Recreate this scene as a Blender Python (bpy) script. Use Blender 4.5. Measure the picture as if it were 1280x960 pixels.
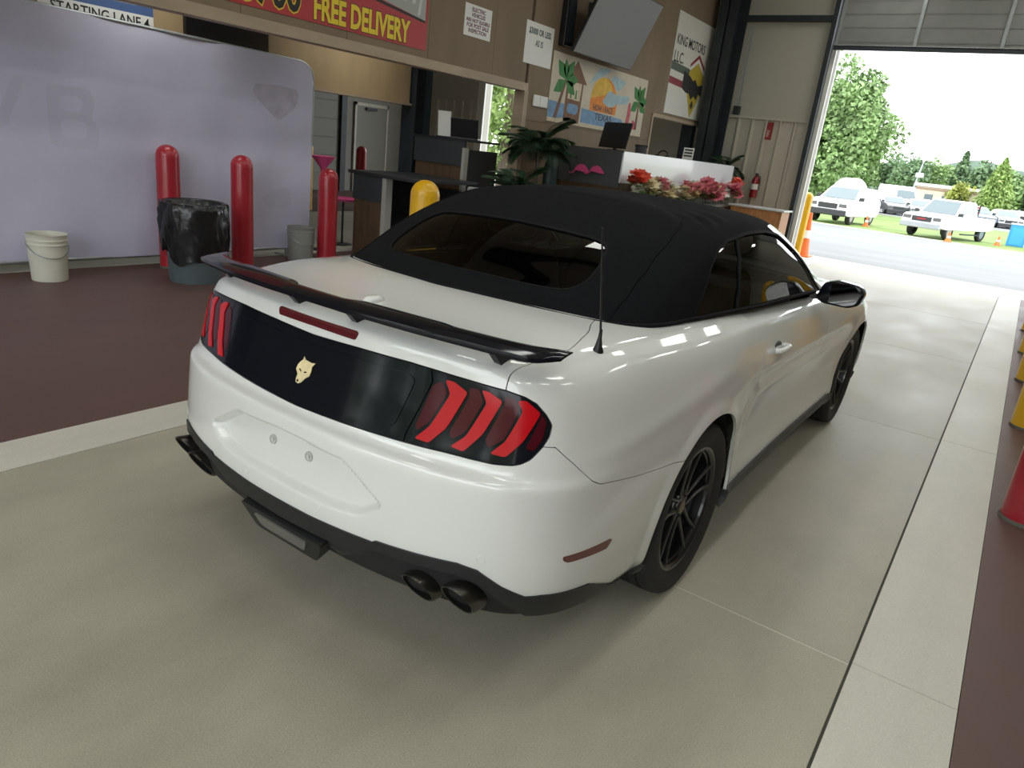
import bpy, bmesh, math, random
import numpy as np
from mathutils import Vector, Matrix, Euler

# ================================================================ camera, world, light, exposure
SC = bpy.context.scene
for _o in list(bpy.data.objects): bpy.data.objects.remove(_o)
CF, CYAW, CPITCH, CROLL = 890.83, -.58611, .32159, .11739
CLOC = (1.64845, -2.4299, 1.56898)
def _cam():
    cy, sy, cp, sp = math.cos(CYAW), math.sin(CYAW), math.cos(CPITCH), math.sin(CPITCH)
    f = Vector((sy*cp, cy*cp, -sp)); r = Vector((cy, -sy, 0)); u = r.cross(f)
    c, s = math.cos(CROLL), math.sin(CROLL)
    r2 = r*c+u*s; u2 = -r*s+u*c
    M = Matrix((r2, u2, -f)).transposed().to_4x4(); M.translation = Vector(CLOC)
    cd = bpy.data.cameras.new('camera'); cd.lens = CF/1280*36; cd.sensor_width = 36; cd.sensor_fit = 'HORIZONTAL'
    cd.clip_end = 2000; cd.clip_start = .05
    o = bpy.data.objects.new('camera', cd); SC.collection.objects.link(o); o.matrix_world = M; SC.camera = o
_cam()
W = bpy.data.worlds.new('overcast_sky'); SC.world = W; W.use_nodes = True
_bg = W.node_tree.nodes['Background']; _bg.inputs[0].default_value = (.93, .97, 1, 1); _bg.inputs[1].default_value = 4.2
SC.view_settings.view_transform = 'Standard'; SC.view_settings.look = 'None'; SC.view_settings.gamma = 1
SC.view_settings.use_curve_mapping = False; SC.view_settings.exposure = 0.0
SC.cycles.max_bounces = 8; SC.cycles.diffuse_bounces = 4; SC.cycles.glossy_bounces = 4; SC.cycles.transparent_max_bounces = 12
SC.cycles.sample_clamp_indirect = 6; SC.cycles.use_denoising = True
# ================================================================ helpers
COL = SC.collection
PI = math.pi
def rgb(r, g, b):
    f = lambda c: (c/12.92 if c <= .04045 else ((c+.055)/1.055)**2.4)
    return (f(r/255), f(g/255), f(b/255))
def mat(name, col, rough=.6, metal=0., coat=0., var=0., vscale=8., bump=0., bscale=60., spec=.5, emit=0., trans=None, stretch=None, sheen=0., col2=None):
    m = bpy.data.materials.new(name); m.use_nodes = True
    nt = m.node_tree; b = nt.nodes['Principled BSDF']; N = nt.nodes.new; L = nt.links.new
    b.inputs['Base Color'].default_value = (*col, 1); b.inputs['Roughness'].default_value = rough
    b.inputs['Metallic'].default_value = metal; b.inputs['Coat Weight'].default_value = coat
    b.inputs['Coat Roughness'].default_value = .04; b.inputs['Specular IOR Level'].default_value = spec
    if sheen: b.inputs['Sheen Weight'].default_value = sheen
    if emit: b.inputs['Emission Color'].default_value = (*col, 1); b.inputs['Emission Strength'].default_value = emit
    if var or bump:
        tc = N('ShaderNodeTexCoord'); mp = N('ShaderNodeMapping'); L(tc.outputs['Object'], mp.inputs[0])
        if stretch: mp.inputs['Scale'].default_value = stretch
    if var:
        n = N('ShaderNodeTexNoise'); n.inputs['Scale'].default_value = vscale; n.inputs['Detail'].default_value = 5
        L(mp.outputs[0], n.inputs['Vector'])
        r = N('ShaderNodeValToRGB'); c2 = col2 or tuple(c*(1-var) for c in col)
        r.color_ramp.elements[0].position = .3; r.color_ramp.elements[1].position = .7
        r.color_ramp.elements[0].color = (*c2, 1); r.color_ramp.elements[1].color = (*(min(1, c*(1+var*.5)) for c in col), 1)
        L(n.outputs[0], r.inputs[0]); L(r.outputs[0], b.inputs['Base Color'])
    if bump:
        n2 = N('ShaderNodeTexNoise'); n2.inputs['Scale'].default_value = bscale; n2.inputs['Detail'].default_value = 4
        L(mp.outputs[0], n2.inputs['Vector'])
        bp = N('ShaderNodeBump'); bp.inputs['Strength'].default_value = bump; bp.inputs['Distance'].default_value = .01
        L(n2.outputs[0], bp.inputs['Height']); L(bp.outputs[0], b.inputs['Normal'])
    return m
def glass(name, tint, refl=1.0, rough=.0):
    """thin sheet: tinted transparency under a fresnel reflection"""
    m = bpy.data.materials.new(name); m.use_nodes = True; nt = m.node_tree; N = nt.nodes.new; L = nt.links.new
    nt.nodes.remove(nt.nodes['Principled BSDF']); out = nt.nodes['Material Output']
    t = N('ShaderNodeBsdfTransparent'); t.inputs[0].default_value = (*tint, 1)
    g = N('ShaderNodeBsdfGlossy'); g.inputs['Roughness'].default_value = rough; g.inputs[0].default_value = (refl,)*3+(1,)
    f = N('ShaderNodeFresnel'); f.inputs[0].default_value = 1.52; mx = N('ShaderNodeMixShader')
    L(f.outputs[0], mx.inputs[0]); L(t.outputs[0], mx.inputs[1]); L(g.outputs[0], mx.inputs[2]); L(mx.outputs[0], out.inputs[0])
    return m
def link(o, parent=None):
    COL.objects.link(o)
    if parent is not None: o.parent = parent
    return o
def tag(o, label=None, cat=None, group=None, kind=None):
    if label: o['label'] = label
    if cat: o['category'] = cat
    if group: o['group'] = group
    if kind: o['kind'] = kind
    return o
def thing(name, label, cat, loc=(0, 0, 0), rz=0., group=None):
    o = bpy.data.objects.new(name, None); o.empty_display_size = .1; link(o); o.location = loc; o.rotation_euler = (0, 0, rz)
    return tag(o, label, cat, group)
def from_vf(name, V, F, m, parent=None, smooth=False, angle=None):
    me = bpy.data.meshes.new(name)
    me.from_pydata([tuple(map(float, v)) for v in V], [], [tuple(map(int, f)) for f in F])
    if smooth: me.shade_smooth()
    if m is not None: me.materials.append(m)
    o = bpy.data.objects.new(name, me)
    if angle is not None: me.set_sharp_from_angle(angle=math.radians(angle))
    return link(o, parent)
class MB:
    """collects simple shapes and builds one mesh"""
    def __init__(s): s.bm = bmesh.new()
    def box(s, a, b, M=None, bevel=0.):
        (x0, y0, z0), (x1, y1, z1) = a, b
        r = bmesh.ops.create_cube(s.bm, size=1.0)
        T = Matrix.Translation(((x0+x1)/2, (y0+y1)/2, (z0+z1)/2)) @ Matrix.Diagonal((x1-x0, y1-y0, z1-z0, 1))
        vs = r['verts']; bmesh.ops.transform(s.bm, matrix=T, verts=vs)
        if bevel:
            es = list({e for v in vs for e in v.link_edges})
            nb = bmesh.ops.bevel(s.bm, geom=es, offset=bevel, segments=2, affect='EDGES', profile=.5)
            vs = list({v for f in nb['faces'] for v in f.verts} | {v for v in vs if v.is_valid})
        if M is not None: bmesh.ops.transform(s.bm, matrix=M, verts=vs)
        return s
    def rod(s, p, q, r, r2=None, n=12):
        p, q = Vector(p), Vector(q); d = q-p; L = d.length
        k = bmesh.ops.create_cone(s.bm, cap_ends=True, segments=n, radius1=r, radius2=r if r2 is None else r2, depth=L)
        M = Matrix.Translation((p+q)/2) @ d.to_track_quat('Z', 'Y').to_matrix().to_4x4()
        bmesh.ops.transform(s.bm, matrix=M, verts=k['verts']); return s
    def lathe(s, prof, n=32, M=None, close=False):
        """prof: (r,z) rows, turned about z"""
        rings = []
        for r, z in prof:
            if r < 1e-6: rings.append([s.bm.verts.new((0, 0, z))])
            else: rings.append([s.bm.verts.new((r*math.cos(2*PI*i/n), r*math.sin(2*PI*i/n), z)) for i in range(n)])
        for a, b in zip(rings, rings[1:]+([rings[0]] if close else [])):
            for i in range(n):
                j = (i+1) % n
                q = [a[i % len(a)], a[j % len(a)], b[j % len(b)], b[i % len(b)]]
                q = list(dict.fromkeys(q))
                if len(q) > 2:
                    try: s.bm.faces.new(q)
                    except ValueError: pass
        vs = [v for r in rings for v in r]
        if M is not None: bmesh.ops.transform(s.bm, matrix=M, verts=vs)
        return s
    def tube(s, pts, r, n=8, caps=True, rr=None):
        pts = [Vector(p) for p in pts]; rings = []
        up = Vector((0, 0, 1))
        for i, p in enumerate(pts):
            t = (pts[min(i+1, len(pts)-1)]-pts[max(i-1, 0)]).normalized()
            a = t.cross(up);
            if a.length < 1e-3: a = t.cross(Vector((1, 0, 0)))
            a.normalize(); b = t.cross(a); ra = r if rr is None else rr[i]
            rings.append([s.bm.verts.new(p+a*ra*math.cos(2*PI*k/n)+b*ra*math.sin(2*PI*k/n)) for k in range(n)])
        for A, B in zip(rings, rings[1:]):
            for k in range(n): s.bm.faces.new((A[k], A[(k+1) % n], B[(k+1) % n], B[k]))
        if caps: s.bm.faces.new(rings[0][::-1]); s.bm.faces.new(rings[-1])
        return s
    def prism(s, poly, h, M=None):
        """polygon in xy, extruded 0..h in z"""
        a = [s.bm.verts.new((x, y, 0)) for x, y in poly]; b = [s.bm.verts.new((x, y, h)) for x, y in poly]
        n = len(poly)
        s.bm.faces.new(a[::-1]); s.bm.faces.new(b)
        for i in range(n): s.bm.faces.new((a[i], a[(i+1) % n], b[(i+1) % n], b[i]))
        if M is not None: bmesh.ops.transform(s.bm, matrix=M, verts=a+b)
        return s
    def quad(s, *pts):
        s.bm.faces.new([s.bm.verts.new(p) for p in pts]); return s
    def mesh(s, name, m):
        bmesh.ops.recalc_face_normals(s.bm, faces=s.bm.faces)
        me = bpy.data.meshes.new(name); s.bm.to_mesh(me); s.bm.free()
        if m is not None: me.materials.append(m)
        return me
    def build(s, name, m, parent=None, smooth=None):
        me = s.mesh(name, m)
        if smooth is not None: me.shade_smooth(); me.set_sharp_from_angle(angle=math.radians(smooth))
        return link(bpy.data.objects.new(name, me), parent)
def obj(name, me, parent=None, loc=(0, 0, 0), rot=(0, 0, 0)):
    o = bpy.data.objects.new(name, me); link(o, parent); o.location = loc; o.rotation_euler = rot; return o
def copy_tree(o, parent=None):
    c = o.copy(); COL.objects.link(c); c.parent = parent
    for ch in list(o.children): copy_tree(ch, c)
    return c
def plane_M(o, ux, uy):
    """matrix that lays a local xy drawing on a plane through o with unit axes ux, uy"""
    ux = Vector(ux).normalized(); uy = Vector(uy).normalized(); n = ux.cross(uy)
    M = Matrix((ux, uy, n)).transposed().to_4x4(); M.translation = Vector(o); return M
def text_mesh(name, body, size, m, M, parent, align='LEFT', depth=.002, font_w=1.0, bold=0.):
    c = bpy.data.curves.new(name, 'FONT'); c.body = body; c.size = size; c.extrude = depth; c.align_x = align; c.resolution_u = 3
    c.offset = bold
    t = bpy.data.objects.new('tmp_text', c); COL.objects.link(t)
    dg = bpy.context.evaluated_depsgraph_get(); me = bpy.data.meshes.new_from_object(t.evaluated_get(dg))
    bpy.data.objects.remove(t); bpy.data.curves.remove(c)
    me.transform(M @ Matrix.Diagonal((font_w, 1, 1, 1))); me.name = name
    me.materials.clear(); me.materials.append(m)
    o = bpy.data.objects.new(name, me); return link(o, parent)
# ---------------------------------------------------------------- numeric surface helpers
def pchip(xk, yk, x):
    xk = np.asarray(xk, float); yk = np.asarray(yk, float); x = np.asarray(x, float)
    sh = yk.shape[1:]; yk = yk.reshape(len(xk), -1)
    h = np.diff(xk)[:, None]; dl = np.diff(yk, axis=0) / h
    m = np.zeros_like(yk)
    if len(xk) > 2:
        w1 = 2*h[1:] + h[:-1]; w2 = h[1:] + 2*h[:-1]
        ok = dl[:-1]*dl[1:] > 0
        with np.errstate(divide='ignore', invalid='ignore'):
            hm = (w1 + w2) / (w1/dl[:-1] + w2/dl[1:])
        m[1:-1] = np.where(ok, hm, 0)
    m[0] = dl[0]; m[-1] = dl[-1]
    i = np.clip(np.searchsorted(xk, x, side='right')-1, 0, len(xk)-2)
    t = ((x - xk[i]) / h[i, 0])[:, None]; hh = h[i]
    r = ((1+2*t)*(1-t)**2*yk[i] + t*(1-t)**2*hh*m[i] + t*t*(3-2*t)*yk[i+1] + t*t*(t-1)*hh*m[i+1])
    return r.reshape((len(x),) + sh)

def catmull(pts, n):
    P = np.asarray(pts, float)
    P = np.vstack([2*P[0]-P[1], P, 2*P[-1]-P[-2]])
    t = np.cumsum(np.r_[0, np.hypot(*np.diff(P[:, :2], axis=0).T)**.5 + 1e-9])
    out = []
    for i in range(1, len(P)-2):
        tt = np.linspace(t[i], t[i+1], n, endpoint=False)[:, None]
        t0, t1, t2, t3 = t[i-1:i+3]; p0, p1, p2, p3 = P[i-1:i+3]
        a1 = (t1-tt)/(t1-t0)*p0 + (tt-t0)/(t1-t0)*p1; a2 = (t2-tt)/(t2-t1)*p1 + (tt-t1)/(t2-t1)*p2
        a3 = (t3-tt)/(t3-t2)*p2 + (tt-t2)/(t3-t2)*p3
        b1 = (t2-tt)/(t2-t0)*a1 + (tt-t0)/(t2-t0)*a2; b2 = (t3-tt)/(t3-t1)*a2 + (tt-t1)/(t3-t1)*a3
        out.append((t2-tt)/(t2-t1)*b1 + (tt-t1)/(t2-t1)*b2)
    out.append(P[-2][None])
    return np.vstack(out)

def gsmooth(A, sig, axis):
    """gaussian filter along an axis, sig in cells, mirrored ends"""
    if sig <= 0: return A
    r = int(3*sig+1); k = np.exp(-.5*(np.arange(-r, r+1)/sig)**2); k /= k.sum()
    A = np.moveaxis(A, axis, 0)
    pad = [(r, r)] + [(0, 0)]*(A.ndim-1)
    B = np.pad(A, pad, mode='reflect', reflect_type='even')
    out = sum(k[i]*B[i:i+len(A)] for i in range(2*r+1))
    return np.moveaxis(out, 0, axis)

# ---------------------------------------------------------------- car body surface
OUT = [(0,-1.172),(.2,-1.165),(.4,-1.142),(.55,-1.108),(.67,-1.064),(.775,-.998),(.846,-.905),(.883,-.78),(.902,-.62),
       (.915,-.4),(.93,-.15),(.936,.05),(.932,.3),(.922,.6),(.915,1.0),(.912,1.5),(.915,2.0),(.925,2.4),(.935,2.72),
       (.92,3.05),(.875,3.3),(.77,3.48),(.55,3.6),(.28,3.65),(0,3.665)]
ZC = ([-1.2,-1.0,-.8,-.5,0,.6,1.4,1.9,2.3,2.8,3.3,3.7], [1.02,1.034,1.043,1.070,1.075,1.065,1.048,1.036,1.01,.965,.87,.74])
def deck(x, y):
    z = np.interp(y, *ZC) if False else pchip(ZC[0], ZC[1], np.ravel(y)).reshape(np.shape(y))
    return z - .03*x*x - .16*x**6
# stations: (selector, d rows 0..13, z rows 0..8, fractions rows 9..13)
STN = [
 ('x0',  [.10,.030,.006,.0,.004,.012,.022,.056,.068,.092,.112,.124,.131,.150], [.27,.33,.41,.49,.57,.65,.722,.742,.775], [.30,.62,.83,.95,1.0]),
 ('x.55',[.10,.030,.006,.0,.004,.011,.021,.054,.066,.088,.107,.119,.127,.147], [.26,.32,.40,.48,.56,.64,.716,.738,.772], [.30,.62,.83,.95,1.0]),
 ('x.80',[.08,.025,.004,.0,.002,.007,.014,.036,.046,.066,.085,.103,.120,.148], [.25,.31,.39,.47,.55,.63,.708,.736,.770], [.33,.64,.83,.94,1.0]),
 ('y-.62',[.05,.020,.006,.0,.0,.003,.008,.016,.026,.046,.070,.094,.117,.142], [.25,.30,.38,.46,.55,.63,.70,.745,.785], [.34,.62,.80,.92,1.0]),
 ('y-.3',[.045,.022,.010,.003,.0,.0,.004,.011,.021,.040,.063,.087,.110,.135], [.24,.30,.39,.48,.57,.65,.715,.765,.81], [.33,.60,.79,.92,1.0]),
 ('y0.0',[.06,.030,.015,.006,.0,.0,.003,.010,.020,.038,.060,.083,.105,.128], [.24,.30,.40,.50,.59,.67,.73,.78,.825], [.33,.60,.79,.92,1.0]),
 ('y.42',[.04,.018,.020,.026,.026,.016,.006,.004,.012,.030,.050,.070,.088,.110], [.22,.27,.34,.43,.52,.60,.69,.77,.83], [.33,.60,.79,.92,1.0]),
 ('y.9', [.04,.014,.022,.038,.044,.036,.020,.006,.004,.020,.038,.053,.068,.090], [.22,.27,.33,.42,.52,.60,.68,.77,.82], [.33,.60,.79,.92,1.0]),
 ('y1.9',[.04,.014,.022,.038,.044,.036,.020,.006,.004,.018,.034,.052,.072,.100], [.22,.27,.33,.42,.52,.60,.68,.76,.80], [.33,.60,.79,.92,1.0]),
 ('y2.72',[.05,.03,.02,.012,.008,.004,.0,.0,.006,.018,.036,.058,.082,.110], [.22,.27,.34,.43,.52,.60,.68,.74,.78], [.33,.60,.79,.92,1.0]),
 ('f.78',[.05,.02,.01,.0,.0,.0,.004,.012,.022,.036,.052,.07,.09,.12], [.20,.25,.32,.40,.47,.53,.58,.62,.66], [.33,.60,.79,.92,1.0]),
 ('f0',  [.06,.02,.01,.0,.0,.006,.014,.024,.036,.05,.066,.085,.105,.13], [.18,.23,.30,.37,.44,.50,.55,.59,.63], [.33,.60,.79,.92,1.0]),
]
def body_grid():
    o = catmull(OUT, 60)
    S0 = np.r_[0, np.cumsum(np.hypot(*np.diff(o, axis=0).T))]
    o = np.c_[gsmooth(np.where(True, o[:, 0], 0), 0, 0), o[:, 1]]
    tot = S0[-1]
    s_fine = 2.05
    s = np.r_[np.arange(0, s_fine, .0065), np.linspace(s_fine, tot, 170)]
    ox = np.interp(s, S0, o[:, 0]); oy = np.interp(s, S0, o[:, 1])
    # uniform resample for smoothing of the outline
    su = np.linspace(0, tot, 1400); xu = np.interp(su, S0, o[:, 0]); yu = np.interp(su, S0, o[:, 1])
    r = 60
    xe = np.r_[-xu[r:0:-1], xu, -xu[-2:-r-2:-1]]; ye = np.r_[yu[r:0:-1], yu, yu[-2:-r-2:-1]]
    k = np.exp(-.5*(np.arange(-r, r+1)/8.)**2); k /= k.sum()
    xu = np.convolve(xe, k, 'valid'); yu = np.convolve(ye, k, 'valid')
    tx = np.gradient(xu, su); ty = np.gradient(yu, su); l = np.hypot(tx, ty)
    nxu, nyu = ty/l, -tx/l
    ox, oy, nx, ny = (np.interp(s, su, a) for a in (xu, yu, nxu, nyu))
    nx[0] = 0; nx[-1] = 0; ox[0] = ox[-1] = 0
    def find(sel):
        v = float(sel[1:])
        if sel[0] == 'x': return S0[np.argmin(np.where(o[:, 1] < -.5, abs(o[:, 0]-v), 9))]
        if sel[0] == 'y': return S0[np.argmin(np.where(o[:, 0] > .8, abs(o[:, 1]-v), 9))]
        return S0[np.argmin(np.where(o[:, 1] > 3.3, abs(o[:, 0]-v), 9))]
    ss = [find(t[0]) for t in STN]
    d = pchip(ss, [t[1] for t in STN], s); z8 = pchip(ss, [t[2] for t in STN], s); fr = pchip(ss, [t[3] for t in STN], s)
    d14 = d[:, 13:14]+.035; d15 = d[:, 13:14]+.075
    d = np.hstack([d, d14, d15])
    X = ox[:, None]-nx[:, None]*d; Y = oy[:, None]-ny[:, None]*d
    zD = deck(X, Y)
    z = np.hstack([z8, z8[:, 8:9] + fr*(zD[:, 13:14]-.008-z8[:, 8:9]), zD[:, 14:16]])
    L = np.r_[0, np.cumsum(np.hypot(np.diff(d, axis=1), np.diff(z, axis=1)).mean(0))]
    nv = int(L[-1]/.0065)
    v = np.linspace(0, L[-1], nv)
    dd = pchip(L, d.T, v).T; zz = pchip(L, z.T, v).T
    dd = gsmooth(dd, 1.2, 1); zz = gsmooth(zz, 1.2, 1)
    return s, v, ox, oy, nx, ny, dd, zz, L

def sdf_poly(px, py, poly):
    """signed distance (negative inside) of points to a closed polygon"""
    poly = np.asarray(poly, float); d = np.full(px.shape, 1e9); ins = np.zeros(px.shape, bool)
    for (x0, y0), (x1, y1) in zip(poly, np.roll(poly, -1, 0)):
        ex, ey = x1-x0, y1-y0; L2 = ex*ex+ey*ey+1e-18
        t = np.clip(((px-x0)*ex+(py-y0)*ey)/L2, 0, 1)
        d = np.minimum(d, (px-x0-t*ex)**2+(py-y0-t*ey)**2)
        if y0 != y1:
            c = ((y0 > py) != (y1 > py)) & (px < ex*(py-y0)/(y1-y0+1e-18)+x0); ins ^= c
    d = np.sqrt(d)
    return np.where(ins, -d, d)

def rounded(poly, r, n=5):
    """round the corners of a closed polygon"""
    P = np.asarray(poly, float); out = []
    for i in range(len(P)):
        a, b, c = P[i-1], P[i], P[(i+1) % len(P)]
        la, lc = np.linalg.norm(a-b), np.linalg.norm(c-b)
        k = min(r, la*.45, lc*.45); p0 = b+(a-b)/la*k; p2 = b+(c-b)/lc*k
        for t in np.linspace(0, 1, n): out.append((1-t)**2*p0+2*t*(1-t)*b+t*t*p2)
    return np.array(out)

def ss01(e0, e1, x):
    t = np.clip((x-e0)/(e1-e0), 0, 1); return t*t*(3-2*t)

BS, BV, BOX, BOY, BNX, BNY, BD, BZ, BL = body_grid()
def body_xyz():
    X = BOX[:, None]-BNX[:, None]*BD; Y = BOY[:, None]-BNY[:, None]*BD
    return np.stack([X, Y, BZ], -1)
BP = body_xyz()                                    # (ns, nv, 3)
NCAP = 36
def body_cap(P):
    """carry the last row over the deck to the centre line"""
    e = P[:, -1]; n = len(e)
    rear = BOY < -.7
    yk = float(np.interp(1.2, BS, e[:, 1])); y0 = float(e[0, 1]); ys = np.where(BS < 1.2, y0+.005+(BS/1.2)*(yk-y0-.005), e[:, 1])
    ys = np.maximum(ys, e[:, 1]*1.0) if False else ys
    smx = BS[-1]
    ys = np.where(BS > smx-1.0, np.minimum(e[:, 1], 3.30-(smx-BS)*.0+0), ys)
    t = np.linspace(0, 1, NCAP+1)[1:]
    X = e[:, 0][:, None]*(1-t); Y = e[:, 1][:, None]*(1-t)+ys[:, None]*t
    return np.stack([X, Y, deck(X, Y)], -1)

# ---------------------------------------------------------------- soft top / greenhouse surface
GH = [ # base, p1, p2, rail, spine
 [(0,-.500,1.068),(0,-.33,1.148),(0,-.06,1.284),(0,.33,1.397),(0,.60,1.410)],
 [(.36,-.455,1.060),(.35,-.295,1.142),(.335,-.04,1.274),(.29,.335,1.389),(0,.70,1.413)],
 [(.58,-.375,1.048),(.56,-.225,1.136),(.53,.0,1.254),(.465,.34,1.369),(0,.78,1.415)],
 [(.665,-.29,1.043),(.645,-.155,1.130),(.61,.05,1.243),(.537,.35,1.349),(0,.84,1.415)],
 [(.715,-.19,1.041),(.695,-.07,1.130),(.655,.12,1.240),(.572,.39,1.347),(0,.88,1.415)],
 [(.748,.08,1.038),(.728,.18,1.140),(.69,.30,1.250),(.592,.50,1.352),(0,.93,1.414)],
 [(.775,.38,1.035),(.757,.43,1.142),(.71,.52,1.262),(.598,.66,1.362),(0,.98,1.412)],
 [(.805,.68,1.032),(.785,.73,1.150),(.725,.78,1.282),(.598,.87,1.374),(0,1.03,1.410)],
 [(.820,1.07,1.028),(.795,1.06,1.155),(.72,1.06,1.290),(.585,1.10,1.370),(0,1.08,1.407)],
 [(.832,1.50,1.020),(.79,1.42,1.150),(.70,1.33,1.272),(.570,1.30,1.350),(0,1.15,1.400)],
 [(.838,1.76,1.012),(.775,1.62,1.120),(.675,1.50,1.230),(.535,1.42,1.320),(0,1.22,1.392)],
 [(.730,1.92,1.018),(.640,1.77,1.130),(.530,1.62,1.245),(.420,1.47,1.342),(0,1.28,1.388)],
 [(.350,2.03,1.030),(.300,1.87,1.150),(.270,1.70,1.265),(.220,1.50,1.358),(0,1.30,1.387)],
 [(0,2.06,1.036),(0,1.90,1.155),(0,1.72,1.275),(0,1.51,1.366),(0,1.32,1.386)],
]
def gh_grid():
    K = np.array(GH)                                      # (14,5,3)
    mid = K[:, 1]; sc = np.r_[0, np.cumsum(np.linalg.norm(np.diff(mid, axis=0), axis=1))]
    s = np.arange(0, sc[-1]+.006, .0125); s = s*(sc[-1]/s[-1])
    # even/odd extension at the centre line, catmull-like through pchip
    G = pchip(sc, K, s)                                   # (ns,5,3)
    Q = G[:, 3]*.62+G[:, 4]*.38; Q[:, 2] += .012*np.clip(np.linalg.norm(G[:, 3]-G[:, 4], axis=1)/.5, 0, 1)
    rows = np.concatenate([G[:, :4], Q[:, None], G[:, 4:]], 1)
    L = np.array([0, .17, .35, .55, .75, 1.05])
    v = np.arange(0, 1.0501, .0125)
    P = pchip(L, rows.transpose(1, 0, 2), v).transpose(1, 0, 2)
    # smooth: y,z even and x odd across the centre line
    for ax, sg in ((0, 2.2), (1, 1.6)):
        P2 = np.empty_like(P)
        for k in range(3):
            A = P[..., k]
            if ax == 0:
                r = 8; sgn = -1 if k == 0 else 1
                E_ = np.concatenate([sgn*A[r:0:-1], A, sgn*A[-2:-r-2:-1]], 0)
                kk = np.exp(-.5*(np.arange(-r, r+1)/sg)**2); kk /= kk.sum()
                P2[..., k] = sum(kk[i]*E_[i:i+len(A)] for i in range(2*r+1))
            else:
                B = gsmooth(A, sg, 1); B[:, 0] = A[:, 0]; B[:, -1] = A[:, -1]; P2[..., k] = B
        P = P2
    P[0, :, 0] = 0; P[-1, :, 0] = 0; P[:, -1, 0] = 0
    return s, v, P
GS, GV, GP = gh_grid()
# ================================================================ the building
def struct(o): o['kind'] = 'structure'; return o
def concrete(name, c1, c2, rough, sc=(1, 1, 1), grain=1.0):
    m = bpy.data.materials.new(name); m.use_nodes = True; nt = m.node_tree; N = nt.nodes.new; L = nt.links.new
    b = nt.nodes['Principled BSDF']; b.inputs['Roughness'].default_value = rough; b.inputs['Specular IOR Level'].default_value = .35
    tc = N('ShaderNodeTexCoord'); mp = N('ShaderNodeMapping'); mp.inputs['Scale'].default_value = sc; L(tc.outputs['Object'], mp.inputs[0])
    n1 = N('ShaderNodeTexNoise'); n1.inputs['Scale'].default_value = 1.1; n1.inputs['Detail'].default_value = 6; n1.inputs['Roughness'].default_value = .6; L(mp.outputs[0], n1.inputs['Vector'])
    n2 = N('ShaderNodeTexNoise'); n2.inputs['Scale'].default_value = 190; n2.inputs['Detail'].default_value = 3; L(tc.outputs['Object'], n2.inputs['Vector'])
    r = N('ShaderNodeValToRGB'); r.color_ramp.elements[0].position = .33; r.color_ramp.elements[1].position = .68
    r.color_ramp.elements[0].color = (*c1, 1); r.color_ramp.elements[1].color = (*c2, 1); L(n1.outputs[0], r.inputs[0])
    r2 = N('ShaderNodeValToRGB'); r2.color_ramp.elements[0].position = .3; r2.color_ramp.elements[1].position = .7
    r2.color_ramp.elements[0].color = (1-.22*grain,)*3+(1,); r2.color_ramp.elements[1].color = (1, 1, 1, 1); L(n2.outputs[0], r2.inputs[0])
    mx = N('ShaderNodeMix'); mx.data_type = 'RGBA'; mx.blend_type = 'MULTIPLY'; mx.inputs[0].default_value = 1
    L(r.outputs[0], mx.inputs[6]); L(r2.outputs[0], mx.inputs[7]); L(mx.outputs[2], b.inputs['Base Color'])
    mr = N('ShaderNodeMapRange'); mr.inputs[1].default_value = .3; mr.inputs[2].default_value = .75; mr.inputs[3].default_value = rough-.10; mr.inputs[4].default_value = rough+.10
    L(n1.outputs[0], mr.inputs[0]); L(mr.outputs[0], b.inputs['Roughness'])
    bp = N('ShaderNodeBump'); bp.inputs['Strength'].default_value = .16*grain; bp.inputs['Distance'].default_value = .006; L(n2.outputs[0], bp.inputs['Height']); L(bp.outputs[0], b.inputs['Normal'])
    return m
M_CONC = concrete('worn_concrete', (.375, .352, .275), (.495, .467, .37), .52, (1.6, .8, 1))
M_CONC2 = concrete('pale_concrete_strip', (.56, .545, .47), (.68, .66, .575), .50, (2, .6, 1), .7)
M_MAROON = concrete('maroon_floor_coating', (.105, .060, .050), (.140, .080, .068), .52, (1, 1, 1), .5)
M_JOINT = mat('joint_filler', (.62, .60, .52), .7)
M_GROOVE = mat('dark_joint_dirt', (.10, .095, .08), .8)
M_KRAFT = mat('brown_board_wall', (.225, .165, .108), .75, var=.12, vscale=2.2, stretch=(1, 1, .25))
M_TRIMW = mat('pale_wood_trim', (.40, .31, .22), .6, var=.15, vscale=6, stretch=(1, .3, 1))
M_TAN = mat('tan_board', (.43, .31, .175), .65, var=.12, vscale=4, stretch=(1, 1, .3))
M_STEEL = mat('dark_blue_grey_steel', (.022, .030, .036), .5, var=.2, vscale=5)
M_INSUL = mat('white_insulation_sheet', (.48, .465, .40), .6, bump=.4, bscale=3)
M_RIB = mat('cream_ribbed_steel', (.50, .475, .40), .45, var=.06, vscale=3)
M_DOORP = mat('grey_door_panel', (.23, .235, .225), .45, var=.08, vscale=4)
M_GALV = mat('galvanised_steel', (.36, .38, .39), .4, metal=.5, var=.1, vscale=10)
M_WHITEP = mat('white_painted_trim', (.74, .74, .70), .5)
M_ROOF = mat('ceiling_liner', (.62, .60, .54), .7)

def slab(name, x0, x1, y0, y1, z, m, th=.25, parent=None):
    return MB().box((x0, y0, z-th), (x1, y1, z)).build(name, m, parent)
FL = struct(slab('floor', -16, 9, -9.2, 12.95, -.012, M_GROOVE, .3))
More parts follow.
